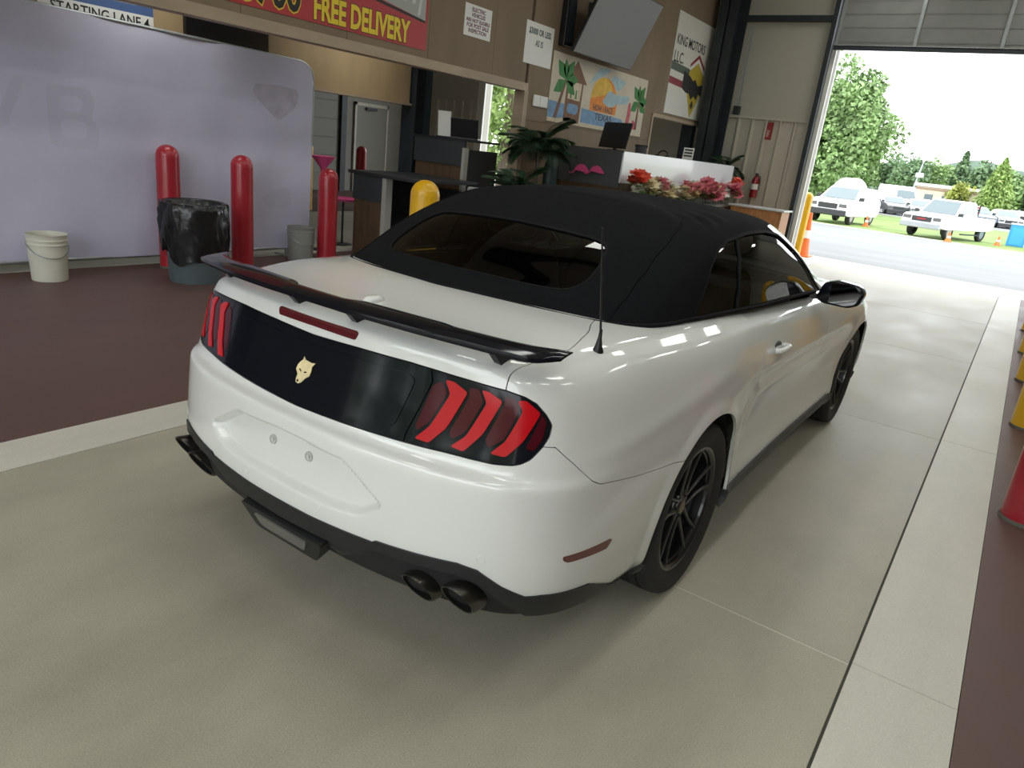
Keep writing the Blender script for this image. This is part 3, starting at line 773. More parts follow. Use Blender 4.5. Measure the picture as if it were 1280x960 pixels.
    sw = rounded([(1.030, -.1), (1.035, .038), (1.052, .275), (1.085, .363), (1.176, .410), (1.413, .425), (1.738, .413), (1.963, .375), (2.201, .263), (2.314, .125), (2.376, .013), (2.42, -.1)], .02)
    smax = GS[-1]
    ws = rounded([(2.56, .045), (2.62, .50), (smax+.3, .525), (smax+.3, .045)], .03)
    ap = [(2.376, -.1), (2.376, .013), (2.314, .125), (2.201, .263), (1.963, .385), (1.90, .46), (2.2, .50), (smax+.3, .56), (smax+.3, -.1)]
    def take(m, poly, g=.001):
        f = sdf_poly(u(m), w(m), poly); return m._keep(f+g), m._keep(-f+g)
    rwm, r = take(top, rw, .0005); swm, r = take(r, sw, .0005); wsm, r = take(r, ws, .0005)
    apm, r = take(r, [(a, b) for a, b in ap], .0005)
    st = r.both().rim(.012).build('soft_top', M_FABRIC, CAR); st['label'] = 'black canvas soft top, raised'
    rwm.offset(-.004).both().build('rear_window', M_TINT, CAR)
    fr_o, _ = take(top, rounded([(-.3, .112), (.33, .116), (.430, .125), (.474, .188), (.470, .283), (.441, .345), (.38, .355), (.163, .361), (-.3, .363)], .055), 0)
    _, fr = take(fr_o, rw, 0)
    fr.offset(.0015).both().rim(.004).build('rear_window_seal', M_SEAL, CAR)
    for d in (swm, swm.mirror()): d.offset(-.006).build('side_window', M_TINT, CAR)
    wsm.offset(-.003).both().build('windscreen', M_TINT, CAR)
    apw = apm._keep(-(u(apm)-2.43)) if False else apm
    tagp = apw.both().rim(.02).build('windscreen_frame', M_WHITE, CAR)
    blk, _ = take(top, rounded([(1.014, -.1), (1.018, .04), (1.036, .285), (1.07, .378), (1.165, .428), (1.413, .444), (1.75, .432), (1.985, .394), (2.225, .278), (2.345, .14), (2.40, .02), (2.44, -.1)], .02), 0)
    _, blk = take(blk, sw, 0)
    for d in (blk.offset(.003), blk.offset(.003).mirror()): d.rim(.008).build('window_seal', M_SEAL, CAR)
    # window divider bar between door glass and quarter glass
    dv = [GP[np.argmin(abs(GS-(1.36-.05*t))), np.argmin(abs(GV-t*.43))] for t in np.linspace(0, 1, 8)]
    for sx in (-1, 1): MB().tube([(sx*(p[0]-.004), p[1], p[2]) for p in dv], .008, 6).build('window_divider', M_SEAL, CAR, smooth=60)
    # rubber moulding around the foot of the soft top
    base = GP[:, 0]; n = int(np.argmin(abs(GS-2.35)))
    pts = [tuple(p+np.array([0, 0, .004])) for p in base[:n:2]]
    pts = [(-x, y, z) for x, y, z in pts[::-1]]+pts[1:]
    pts = [(x, y, z-.002) for x, y, z in pts]
    MB().tube(pts, .008, 8).build('soft_top_moulding', M_SEAL, CAR, smooth=60)
    # soft top centre ridge bows: stitched seams
    for sx in (-1, 1):
        seamp = [GPn[np.argmin(abs(GS-sx_)), np.argmin(abs(GV-vv))] for sx_, vv in zip(np.linspace(.61, .665, 14), np.linspace(.02, .56, 14))]
        MB().tube([(sx*p[0], p[1], p[2]+.001) for p in seamp], .0035, 6).build('soft_top_seam', M_FABRIC, CAR, smooth=60)
    # ---- spoiler
    sp = [(0, -1.090, 1.083, .066), (.10, -1.089, 1.083, .066), (.16, -1.087, 1.082, .098), (.30, -1.076, 1.080, .104), (.42, -1.058, 1.077, .104), (.48, -1.045, 1.075, .090), (.60, -1.012, 1.069, .092), (.68, -.985, 1.064, .10), (.735, -.955, 1.060, .118), (.765, -.885, 1.058, .062)]
    xs = np.r_[np.arange(0, .765, .015), .765]; spv = pchip([p[0] for p in sp], [p[1:] for p in sp], xs)
    sec = [(0, 0), (.02, .006), (.25, .009), (.6, .009), (.9, .003), (1, -.004), (.9, -.007), (.6, -.005), (.25, -.006), (.02, -.010)]
    V, F = [], []; allx = np.r_[-xs[:0:-1], xs]; alls = np.vstack([spv[:0:-1], spv]); k = len(sec)
    for x, (yr, z, c) in zip(allx, alls):
        th = 1.0 if abs(x) < .70 else max(.35, 1-(abs(x)-.70)*8)
        for t, h in sec: V.append((x, yr+t*c, z+h*th+.012*t))
    for i in range(len(allx)-1):
        for j in range(k): a, b_ = i*k+j, i*k+(j+1) % k; F.append((a, b_, b_+k, a+k))
    F.append(tuple(range(k))); F.append(tuple(range(len(V)-1, len(V)-k-1, -1)))
    so = from_vf('rear_spoiler', V, F, M_GBLACK, CAR, True, angle=50); so['label'] = 'gloss black blade spoiler across the trunk edge'
    for x in (-.13, .13, -.60, .60):
        i = np.argmin(abs(allx-x)); yr, z, c = alls[i]; zd = float(deck(np.array([x]), np.array([yr+.10]))[0])
        MB().prism([(yr+.030, z-.006), (yr+c*.9, z+.004), (yr+c*.9+.06, zd-.004), (yr+.085, zd-.012)], .022, plane_M((x-.011, 0, 0), (0, 1, 0), (0, 0, 1))).build('spoiler_pedestal', M_GBLACK, so)
    # ---- aerial and shark fin
    zb = float(deck(np.array([.72]), np.array([-.60]))[0])
    an = MB().lathe([(0, .0), (.016, 0), (.017, .004), (.011, .02), (.006, .045), (.0045, .07)], 16, Matrix.Translation((.722, -.60, zb-.006))).build('aerial', M_BLACK, CAR, smooth=50)
    MB().rod((.722, -.60, zb+.05), (.722, -.685, zb+.36), .0036, .0026, 8).build('aerial_mast', M_BLACK, an, smooth=60)
    zf = float(deck(np.array([0.]), np.array([-.82]))[0])
    fb_ = MB().lathe([(0, .020), (.012, .0195), (.022, .016), (.028, .009), (.031, 0), (.032, -.004)], 24, Matrix.Translation((0, -.81, zf)) @ Matrix.Diagonal((.85, 1.45, 1, 1)))
    fb_.build('roof_antenna_pod', M_WHITE, CAR, smooth=60)
    # ---- door mirrors and handles
    for k, sx in enumerate((1, -1)):
        d = doors[k]
        prof = rounded([(.86, 1.00), (.885, 1.085), (.95, 1.108), (1.055, 1.098), (1.085, 1.06), (1.07, 1.00), (1.02, .978), (.90, .980)], .018, 4)
        V, F = [], []; n = len(prof); cxm, czm = .975, 1.045
        rows = [(1.47, .90), (1.475, 1.0), (1.52, 1.02), (1.57, .96), (1.61, .80), (1.635, .5), (1.642, .0)]
        for y, sc_ in rows:
            for (x, z) in prof: V.append((sx*(cxm+(x-cxm)*sc_), y, czm+(z-czm)*sc_))
        for i in range(len(rows)-1):
            for j in range(n):
                q4 = (i*n+j, i*n+(j+1) % n, (i+1)*n+(j+1) % n, (i+1)*n+j); F.append(q4 if sx > 0 else q4[::-1])
        F.append(tuple(range(n))[::-1])
        mo = from_vf('door_mirror', V, F, M_GBLACK, CAR, True, angle=40)
        mg = [(sx*(cxm+(x-cxm)*.86), 1.478, czm+(z-czm)*.84) for x, z in prof]
        from_vf('mirror_glass', [(a, 1.462-.16*(abs(a)-.975), c) for a, b_, c in mg], [tuple(range(n)) if sx > 0 else tuple(range(n))[::-1]], mat('darkened_mirror_silver', (.30, .31, .32), .03, metal=1.), mo)  # glass colour darkened to stand in for a dark reflection
        MB().prism([(-.03, 0), (.03, 0), (.02, .11), (-.02, .11)], .022, plane_M((sx*.82, 1.55, 1.005), (0, 1, 0), (sx*1, 0, .15))).build('mirror_foot', M_GBLACK, mo)
        # handle
        pts = [(sx*.912, .69, .856), (sx*.934, .705, .860), (sx*.940, .76, .862), (sx*.934, .82, .862), (sx*.910, .84, .858)]
        MB().tube([Vector(p) for p in catmull3(pts, 5)], .013, 10, rr=None).build('handle', M_WHITE, d, smooth=60)
        MB().lathe([(0, .001), (.022, .001), (.028, .003), (.03, -.002)], 20, plane_M((sx*.9005, .765, .858), (0, sx*1, 0), (0, 0, 1)) @ Matrix.Diagonal((1.7, 1, 1, 1))).build('handle_cup', M_BLACK, d, smooth=60)  # black disc stands in for the shade in the handle hollow
    # ---- exhaust tips
    for sx in (-1, 1):
        for x, z in ((.530, .358), (.655, .368)):
            yb = -1.105 if x < .6 else -1.08
            prof = [(.049, .0), (.053, -.002), (.056, .004), (.056, .05), (.053, .17), (.044, .20)]
            Mx = plane_M((sx*x, yb, z), (1, 0, 0), (0, .12, 1)) @ Matrix.Rotation(PI, 4, 'Y')
            Sh = Matrix.Identity(4); Sh[1][2] = -.75; Sh[1][3] = .75*z
            Mx = Sh @ Mx
            o = MB().lathe(prof, 32, Mx).build('exhaust_tip', mat('dark_stained_steel', (.10, .095, .085), .28, metal=.9), CAR, smooth=40)
            MB().lathe([(.0525, .002), (.050, .03), (.047, .12), (0, .13)], 32, Mx).build('exhaust_bore', M_SOOT, o, smooth=40)
    # ---- lower diffuser and the lamp box in it
    V, F = [], []
    dx = [(-.50, .44), (-.44, .40), (-.36, .345), (-.24, .315), (.24, .315), (.36, .345), (.44, .40), (.50, .44)]
    for x, z in dx:
        yb = -1.165+.22*x*x
        V += [(x, yb+.012, .452), (x, yb+.012, z+.05), (x, yb+.05, z), (x, yb+.35, .27)]
    for i in range(len(dx)-1):
        for j in range(3): F.append((4*i+j, 4*i+4+j, 4*i+5+j, 4*i+1+j))
    from_vf('diffuser', V, F, M_BLACK, CAR)
    for x in ():
        MB().prism([(-1.13, .33), (-1.10, .30), (-.9, .27), (-.9, .33), (-1.13, .40)], .008, Matrix.Translation((x, 0, 0)) @ Matrix(((0, 0, 1, 0), (1, 0, 0, 0), (0, 1, 0, 0), (0, 0, 0, 1)))).build('diffuser_fin', M_BLACK, CAR)
    lb = MB().prism(rounded([(-.20, 0), (.20, 0), (.15, -.095), (-.15, -.095)], .02), .06, plane_M((0, -1.160, .392), (1, 0, 0), (0, -.35, 1)))
    lo_ = lb.build('reversing_lamp', M_BLACK, CAR)
    lo_.location = (0, .045, 0)
    MB().prism(rounded([(-.13, -.018), (.13, -.018), (.105, -.066), (-.105, -.066)], .012), .066, plane_M((0, -1.160, .392), (1, 0, 0), (0, -.35, 1))).build('lamp_lens', M_LENSC, lo_)
    # ---- wheels
    tyre = [(.243, -.100), (.262, -.112), (.300, -.1205), (.325, -.116), (.337, -.103), (.341, -.085)]
    tread = [(.342, -.080), (.342, -.062), (.335, -.060), (.335, -.052), (.343, -.050), (.343, -.020), (.336, -.018), (.336, -.008), (.343, -.006)]
    half = tyre+tread; prof_t = half+[(r, -z) for r, z in half[::-1]]
    Mw = Matrix.Rotation(PI/2, 4, 'Y')                       # lathe axis -> x
    t_me = MB().lathe(prof_t, 96, Mw).mesh('tyre', M_RUBBER); t_me.shade_smooth(); t_me.set_sharp_from_angle(angle=math.radians(35))
    # rim faces +x: barrel, lip, spokes
    rim = MB().lathe([(.232, -.10), (.240, -.105), (.246, -.100), (.240, -.085), (.225, -.06), (.215, .0), (.222, .08), (.236, .092), (.246, .098), (.247, .104), (.238, .104), (.228, .094), (.224, .07), (.205, -.02), (.20, -.09)], 72, Mw)
    rim_me = rim.mesh('rim', M_WHEEL); rim_me.shade_smooth(); rim_me.set_sharp_from_angle(angle=math.radians(35))
    spk = []
    for sgn in (-1, 1):
        k6 = MB(); rings = []
        for r, wd, hx, off in ((.040, .020, .075, .022), (.13, .013, .082, .030), (.234, .016, .096, .050)):
            cc_ = sgn*off
            ring = [(hx-.028, r, cc_-wd*.5), (hx-.006, r, cc_-wd*.5), (hx, r, cc_-wd*.2), (hx, r, cc_+wd*.2), (hx-.006, r, cc_+wd*.5), (hx-.028, r, cc_+wd*.5)]
            rings.append([k6.bm.verts.new(p) for p in ring])
        for A_, B_ in zip(rings, rings[1:]):
            for k in range(6): k6.bm.faces.new((A_[k], A_[(k+1) % 6], B_[(k+1) % 6], B_[k]))
        k6.bm.faces.new(rings[-1]); k6.bm.faces.new(rings[0][::-1]); spk.append(k6.mesh('spoke', M_WHEEL))
    hub_me = MB().lathe([(0, .078), (.028, .078), (.032, .074), (.034, .066), (.060, .070), (.066, .060), (.064, .03)], 32, Mw).mesh('hub', M_WHEEL)
    hub_me.shade_smooth(); hub_me.set_sharp_from_angle(angle=math.radians(40))
    cap_me = MB().lathe([(0, .0815), (.020, .081), (.026, .078)], 24, Mw).mesh('hub_cap', mat('tarnished_cap', (.25, .20, .13), .35, metal=.7))
    disc_me = MB().lathe([(.05, .0), (.165, .0), (.165, -.02), (.05, -.02)], 48, Mw, close=True).mesh('brake_disc', mat('worn_brake_steel', (.16, .15, .14), .4, metal=.9))
    for cy in (0, 2.72):
        for sx in (1, -1):
            h = obj('wheel', rim_me, CAR, (sx*.795, cy, .343), (.25*cy, 0, 0 if sx > 0 else PI))
            for nm, me in (('tyre', t_me), ('hub', hub_me), ('hub_cap', cap_me), ('brake_disc', disc_me)):
                obj(nm, me, h)
            for i in range(5):
                for me in spk: obj('spoke', me, h, (0, 0, 0), (2*PI*i/5+.3, 0, 0))
    # ---- cabin
    b = MB().box((-.66, -.35, .30), (.66, 1.75, .36)).box((-.70, -.40, .36), (-.64, 1.75, .90)).box((.64, -.40, .36), (.70, 1.75, .90)).box((-.66, -.42, .36), (.66, -.30, 1.00))
    b.build('cabin_tub', M_DARK, CAR)
    MB().box((-.68, 1.45, .60), (.68, 1.80, .98), bevel=.06).build('dashboard', M_SEAT, CAR, smooth=40)
    for x, y, sc_ in ((-.36, .95, 1), (.36, .95, 1), (-.32, .22, .72), (.32, .22, .72)):
        st_ = MB().box((-.25, -.05, 0), (.25, .48, .16), bevel=.05).build('seat', M_SEAT, CAR, smooth=50)
        st_.location = (x, y-.25, .40); st_.scale = (sc_,)*3
        MB().box((-.24, -.08, 0), (.24, .06, .62), Matrix.Translation((0, -.05, .12)) @ Matrix.Rotation(.30, 4, 'X'), bevel=.05).build('backrest', M_SEAT, st_, smooth=50)
        if sc_ == 1: MB().box((-.13, -.045, 0), (.13, .045, .18), Matrix.Translation((0, -.26, .76)) @ Matrix.Rotation(.15, 4, 'X'), bevel=.035).build('headrest', M_SEAT, st_, smooth=50)
    k = []
    for i in range(33):
        a = 2*PI*i/32; k.append(Vector((-.36, 1.30, .90))+Matrix.Rotation(-.4, 3, 'X') @ Vector((.18*math.cos(a), 0, .18*math.sin(a))))
    MB().tube(k, .015, 8, caps=False).rod((-.53, 1.30, .9), (-.19, 1.30, .9), .018).rod((-.36, 1.30, .9), (-.36, 1.55, .82), .03).build('steering_wheel', M_BLACK, CAR, smooth=60)
    MB().box((-.12, 1.42, 1.27), (.12, 1.45, 1.33), bevel=.012).build('cabin_mirror', M_BLACK, CAR, smooth=50)

def catmull3(pts, n):
    P = [Vector(p) for p in pts]; P = [P[0]*2-P[1]]+P+[P[-1]*2-P[-2]]; out = []
    for i in range(1, len(P)-2):
        for k in range(n):
            t = k/n; a, b, c, d = P[i-1:i+3]
            out.append(.5*((2*b)+(c-a)*t+(2*a-5*b+4*c-d)*t*t+(3*b-a-3*c+d)*t**3))
    out.append(P[-2]); return out
build_car()
# ================================================================ things in the building
M_PRED = mat('red_plastic_sleeve', (.36, .016, .028), .30, var=.12, vscale=5, coat=.2)
M_PYEL = mat('yellow_plastic_sleeve', (.72, .40, .008), .35, var=.08, vscale=5, coat=.2)
def bollard(x, y, h, r, m, label, tilt=0, group='sleeved bollards'):
    t = thing('bollard', label, 'bollard', (x, y, .004 if abs(x) < 5.86 and abs(x) > 5.56 else 0), group=group)
    pr = [(r, 0), (r, h-r*1.0)]+[(r*math.cos(a), h-r+r*math.sin(a)) for a in np.linspace(.15, PI/2, 8)]
    pr[-1] = (0, h)
    MB().lathe([(0, 0)]+pr, 32).build('sleeve', m, t, smooth=50)
    MB().lathe([(r*1.02, 0), (r*1.06, .0), (r*1.06, .012), (r*1.005, .02)], 32).build('foot_ring', M_GROOVE, t, smooth=50)
    MB().lathe([(r*1.002, h-r*1.02), (r*1.012, h-r*1.01), (r*1.002, h-r*.98)], 32).build('cap_seam', m, t, smooth=50)
    return t
bollard(-5.33, 1.56, 1.20, .108, M_PRED, 'red bollard left of the black bin bag by the lavender banner')
bollard(-5.13, 2.25, 1.16, .112, M_PRED, 'red bollard right of the black bin bag by the lavender banner')
bollard(-5.02, 3.31, 1.08, .112, M_PRED, 'red bollard beside the dark counter and the grey bucket')
bollard(-2.16, 1.80, 1.245, .112, M_PYEL, 'yellow bollard whose domed top shows behind the car roof')
bollard(2.045, 1.96, 1.15, .108, M_PRED, 'red bollard at the right edge of the lane')
for k, (y, lb) in enumerate(((3.95, 'nearest yellow bollard behind the red one on the right'), (5.72, 'second yellow bollard along the right edge strip'), (7.32, 'third yellow bollard along the right edge strip'), (9.12, 'farthest yellow bollard along the right edge strip'))):
    bollard(2.045, y, 1.15, .108, M_PYEL, lb)
bollard(-9.30, 7.80, 1.22, .10, M_PRED, 'red bollard across the next lane above the dark counter')
bollard(-9.25, 6.45, 1.20, .10, M_PYEL, 'yellow bollard across the next lane at the banner edge')
bollard(-9.25, 9.10, 1.15, .10, M_PYEL, 'yellow bollard across the next lane beside the dark auction desk')
bollard(-2.16, 13.40, 1.33, .10, M_PYEL, 'yellow bollard outside at the lane door jamb')

# ---- banner
M_BAN = mat('lavender_banner_cloth', (.53, .525, .66), .8, var=.07, vscale=1.5, bump=.25, bscale=5, col2=(.48, .475, .60))
M_BAN2 = mat('faint_print_through', (.475, .475, .59), .8)
M_BAN3 = mat('faint_dark_stain', (.435, .415, .51), .8, var=.15, vscale=6)
t = thing('display_banner', 'wide lavender grey cloth banner standing on the floor with rounded corner', 'banner', (-5.48, 1.0, .004))
pl = rounded([(-3.6, .10), (2.40, .10), (2.46, 2.19), (-3.6, 2.28)], .24, 8)
Y_ = np.linspace(-3.6, 2.46, 130); Z_ = np.linspace(0, 2.3, 50)
G_ = np.zeros((130, 50, 3)); G_[..., 1] = Y_[:, None]; G_[..., 2] = Z_[None]
G_[..., 0] = .012*np.sin(3*G_[..., 1]+1.2*G_[..., 2])+.02*np.exp(-((G_[..., 1]-.9)*1.2+(G_[..., 2]-.25)*-1.4)**2/.01)*np.exp(-((G_[..., 2]-.3)/.3)**2)*.5+.006*np.sin(7*G_[..., 1]-4*G_[..., 2])
pm = PM.grid(G_, G_[..., 1:2].copy()); pm = pm._keep(sdf_poly(pm.V[:, 1], pm.V[:, 2], pl))
pm.rim(.02).build('cloth', M_BAN, t)
pm2 = PM(pm.V-np.array([.02, 0, 0]), pm.A, [f[::-1] for f in pm.F]); pm2.build('cloth_back', M_BAN, t)
MB().tube([(-.012, a, b) for a, b in pl]+[(-.012, *pl[0])], .016, 8).build('frame', M_GALV, t, smooth=60)
for yy in (-2.8, 2.1): MB().box((-.20, yy-.03, 0), (.10, yy+.03, .012)).box((-.02, yy-.02, .012), (0, yy+.02, .09)).build('foot', M_GALV, t)
def print_on_cloth(name, outer, holes, m):
    q = pm._keep(sdf_poly(pm.V[:, 1], pm.V[:, 2], outer))
    for h_ in holes: q = q._keep(-sdf_poly(q.V[:, 1], q.V[:, 2], h_))
    PM(q.V+np.array([.0015, 0, 0]), q.A, q.F).build(name, m, t)
print_on_cloth('faint_letter', [(-1.02, 1.66), (-.93, 1.66), (-.80, 1.34), (-.66, 1.66), (-.57, 1.66), (-.75, 1.22), (-.85, 1.22)], [], M_BAN2)
print_on_cloth('faint_letter', rounded([(-.42, 1.62), (-.06, 1.62), (-.02, 1.46), (-.08, 1.38), (.0, 1.28), (-.02, 1.10), (-.42, 1.10)], .05), [rounded([(-.32, 1.54), (-.13, 1.54), (-.13, 1.41), (-.32, 1.41)], .03), rounded([(-.32, 1.34), (-.11, 1.34), (-.11, 1.18), (-.32, 1.18)], .03)], M_BAN2)
print_on_cloth('faint_stain', rounded([(1.62, 1.78), (1.75, 1.68), (1.95, 1.52), (2.06, 1.60), (2.20, 1.70), (2.24, 1.88), (1.9, 1.90), (1.64, 1.88)], .07), [], M_BAN3)
print_on_cloth('faint_stain', rounded([(1.72, .70), (2.07, .82), (2.16, .72), (2.12, .54), (1.82, .58)], .07), [], M_BAN2)

# ---- buckets and bin
def bucket(x, y, r, h, m, label, name='bucket'):
    t = thing(name, label, 'bucket', (x, y, 0), group='plastic buckets')
    MB().lathe([(0, .0), (r*.88, 0), (r*.90, .01), (r*.97, h*.78), (r*1.03, h*.78), (r*1.03, h*.80), (r*.975, h*.80), (r*.98, h*.87), (r*1.04, h*.87), (r*1.04, h*.89), (r*.985, h*.89), (r, h*.985), (r*1.03, h), (r*.97, h), (r*.95, h*.9), (r*.86, .012), (0, .012)], 40).build('shell', m, t, smooth=35)
    pts = [(r*1.04*math.cos(a), r*1.04*math.sin(a), h*.80-.28*h*math.sin((a+.5)/(PI)*PI)) for a in np.linspace(-.5, PI-.5, 18)]
    MB().tube([(c*math.cos(-1.2)-d*math.sin(-1.2), c*math.sin(-1.2)+d*math.cos(-1.2), e) for c, d, e in pts], .004, 6).build('wire_handle', M_GALV, t, smooth=60)
    return t
bucket(-5.19, .36, .155, .40, mat('off_white_bucket_plastic', (.62, .61, .52), .45, var=.06), 'off-white plastic bucket on the maroon floor before the banner')
bucket(-5.18, 3.06, .155, .40, mat('grey_bucket_plastic', (.26, .27, .25), .5), 'grey plastic bucket behind the rightmost red bollard at the banner')
t = thing('waste_bin', 'grey round bin with a black bag folded over its rim between red bollards', 'bin', (-4.70, 1.44, 0))
t.scale = (.93, .93, 1)
MB().lathe([(0, 0), (.245, 0), (.25, .01), (.285, .70), (.30, .70), (.30, .73), (.28, .73), (.24, .02), (0, .02)], 40).build('bin_body', mat('blue_grey_bin_plastic', (.085, .11, .12), .5), t, smooth=40)
V, F = [], []; rnd = random.Random(4); na = 72
rows = [(.255, .56), (.27, .725), (.292, .742), (.314, .732), (.322, .66), (.326, .55), (.322, .44), (.312, .33), (.30, .24)]
for j, (r, z) in enumerate(rows):
    for i in range(na):
        a = 2*PI*i/na; k = .012*math.sin(9*a+j*1.7)+.009*math.sin(23*a-j*2.3)+.007*math.sin(41*a+j)
        dz = (.055*math.sin(3*a+1)+.03*math.sin(7*a)) if j == len(rows)-1 else (.02*math.sin(5*a+j) if j > 4 else 0)
        rr = r+(k if j > 2 else 0); V.append((rr*math.cos(a), rr*math.sin(a), z+dz))
for j in range(len(rows)-1):
    for i in range(na): F.append((j*na+i, j*na+(i+1) % na, (j+1)*na+(i+1) % na, (j+1)*na+i))
from_vf('bin_bag', V, F, mat('black_bag_film', (.010, .011, .012), .22, bump=.6, bscale=14), t, True)
# ball-topped post
t = thing('ball_post', 'short grey post with a ball top before the dark counter', 'post', (-5.62, 4.50, .004))
MB().lathe([(0, 0), (.075, 0), (.075, .02), (.055, .04), (.055, .17), (.075, .18), (.075, .20), (.052, .215), (.052, .30), (.08, .31), (.08, .33), (.045, .345), (.04, .36)]+[(.075*math.cos(a), .425+.075*math.sin(a)) for a in np.linspace(-.95, 1.4, 9)]+[(0, .50)], 32).build('post_body', mat('dark_grey_cast', (.10, .11, .12), .45), t, smooth=50)
MB().lathe([(.057, .10), (.062, .105), (.062, .125), (.057, .13)], 32).build('post_band', M_STEEL, t, smooth=50)

# ---- counters
M_CTOP = mat('charcoal_counter_laminate', (.022, .024, .027), .45)
M_CNAVY = mat('dark_slate_panel', (.035, .040, .046), .55)
M_WOODP = mat('dark_brown_wood_panel', (.10, .058, .032), .55, var=.35, vscale=5, stretch=(3, 3, .5))
M_GREYP = mat('light_grey_post_laminate', (.36, .355, .32), .5)
t = thing('reception_counter', 'dark low counter with brown wood base near the yellow bollard', 'counter', (-5.0, 4.9, 0))
MB().box((-.53, -.84, 1.01), (.62, .40, 1.05), bevel=.006).build('counter_top', M_CTOP, t)
MB().box((-.47, -.80, .70), (.06, -.74, 1.01)).build('end_panel', M_CNAVY, t)
MB().box((-.45, -.79, 0), (.06, -.74, .70)).build('wood_panel', M_WOODP, t)
MB().box((.06, -.81, 0), (.13, -.70, 1.01)).build('corner_post', M_GREYP, t)
MB().box((-.47, -.74, 0), (-.42, .38, 1.01)).build('back_panel', M_CNAVY, t)
MB().box((-.42, .32, 0), (.50, .38, .90)).build('inner_panel', M_CTOP, t)
t = thing('auction_desk', 'raised dark desk with laptop on top behind the low counter', 'desk', (-5.2, 5.72, 0))
MB().box((-.46, -.36, 1.54), (.50, .40, 1.57)).build('desk_top', M_CTOP, t)
MB().box((-.44, -.35, 1.22), (.46, -.30, 1.54)).build('front_panel', M_CNAVY, t)
MB().box((-.42, -.33, 0), (.44, -.29, 1.22)).build('wood_panel', M_WOODP, t)
MB().box((.44, -.36, 0), (.49, -.28, 1.46)).build('corner_post', M_GREYP, t)
MB().box((.40, -.30, 0), (.46, .40, 1.44)).build('side_panel', M_CTOP, t)
M_SCRB = mat('black_screen_plastic', (.010, .010, .012), .3)
M_PAPER = mat('white_paper', (.80, .80, .78), .7)
t = thing('laptop', 'open black laptop on the raised dark desk', 'laptop', (-4.93, 5.62, 1.57))
MB().box((-.19, -.13, 0), (.19, .13, .018), bevel=.004).build('keyboard_base', M_SCRB, t)
MB().box((-.19, 0, 0), (.19, .012, .25), Matrix.Translation((0, -.13, .018)) @ Matrix.Rotation(.30, 4, 'X'), bevel=.004).build('screen', M_SCRB, t)
t.rotation_euler = (0, 0, .5)
t = thing('paper_stand', 'white sheet standing upright beside the laptop on the dark desk', 'paper', (-5.26, 5.55, 1.57), .25)
MB().box((-.10, -.002, 0), (.10, .002, .34), Matrix.Rotation(.12, 4, 'X')).build('sheet', M_PAPER, t)
MB().box((-.10, -.03, 0), (.10, .05, .012)).build('holder', M_SCRB, t)
t = thing('office_chair', 'grey rounded office chair behind the car by the counter', 'chair', (-3.95, 4.95, 0), .5)
M_CH = mat('grey_chair_shell', (.24, .25, .25), .5)
MB().box((-.23, -.22, .42), (.23, .22, .48), bevel=.03).build('seat', M_CH, t, smooth=50)
MB().box((-.22, -.03, .60), (.22, .02, 1.03), bevel=.022).build('backrest', M_CH, t, smooth=50).location = (0, -.24, 0)
MB().rod((0, 0, .08), (0, 0, .42), .03).build('column', M_STEEL, t, smooth=50)
MB().box((-.03, -.27, .44), (.03, -.24, .75)).build('back_bracket', M_STEEL, t)
for i in range(5):
    a = 2*PI*i/5; MB().rod((0, 0, .10), (.28*math.cos(a), .28*math.sin(a), .06), .022, .014).rod((.28*math.cos(a), .28*math.sin(a), .06), (.28*math.cos(a), .28*math.sin(a), 0), .018).build('leg', M_STEEL, t, smooth=50)

# ---- auction block with white front
M_WFRONT = mat('white_satin_panel', (.66, .68, .70), .25, coat=.3)
M_SLATE = mat('slate_grey_panel', (.075, .080, .085), .5)
t = thing('auction_block', 'long raised auction block with white front and slate grey end', 'counter', (-3.35, 7.3, 0))
MB().box((-1.08, 0, 1.64), (0, 4.75, 1.665), bevel=.004).build('block_top', M_SLATE, t)
MB().box((-1.07, 0, 1.15), (-.02, .03, 1.64)).build('end_panel', M_SLATE, t)
MB().box((-.02, 0.002, 1.22), (.004, 4.75, 1.66)).build('front_panel', M_WFRONT, t)
MB().box((-1.05, .015, 0), (-.03, .05, 1.15)).build('end_wood_panel', M_WOODP, t)
MB().box((-.05, .02, 0), (-.015, 4.73, 1.22)).build('front_wood_panel', M_WOODP, t)
M_PINK = mat('pink_plastic', (.80, .10, .30), .45)
def flamingo(loc, label, sc=1.):
    t = thing('flamingo_ornament', label, 'ornament', loc, group='pink flamingos on the block end')
    body = [(0, 0), (.05, .06), (.12, .085), (.19, .06), (.24, .0), (.27, -.03), (.20, -.035), (.12, -.02), (.06, -.02)]
    MB().prism(rounded([(a*sc, b*sc) for a, b in body], .02), .02, plane_M((0, 0, 0), (1, 0, 0), (0, 0, 1))).build('body', M_PINK, t)
    nk = catmull3([(.02*sc, -.008, .0), (-.01*sc, -.008, -.04*sc), (-.05*sc, -.008, -.06*sc), (-.09*sc, -.008, -.055*sc)], 5)
    MB().tube(nk, .011*sc, 8).build('neck', M_PINK, t, smooth=60)
flamingo((-4.13, 7.289, 1.335), 'left pink flamingo on the slate end of the auction block')
flamingo((-3.86, 7.289, 1.345), 'right pink flamingo on the slate end of the auction block', .92)
t = thing('monitor', 'black computer monitor standing on the white auction block', 'monitor', (-3.74, 7.62, 1.665), -.45)
MB().box((-.33, -.02, .03), (.33, .02, .40), Matrix.Rotation(-.18, 4, 'X'), bevel=.008).build('screen_back', M_SCRB, t)
MB().box((-.10, .0, 0), (.10, .16, .012)).build('foot', M_SCRB, t); MB().box((-.03, .05, .0), (.03, .08, .25)).build('neck', M_SCRB, t)
t = thing('desk_phone', 'small black telephone beside the monitor on the block', 'telephone', (-3.55, 8.25, 1.665), .3)
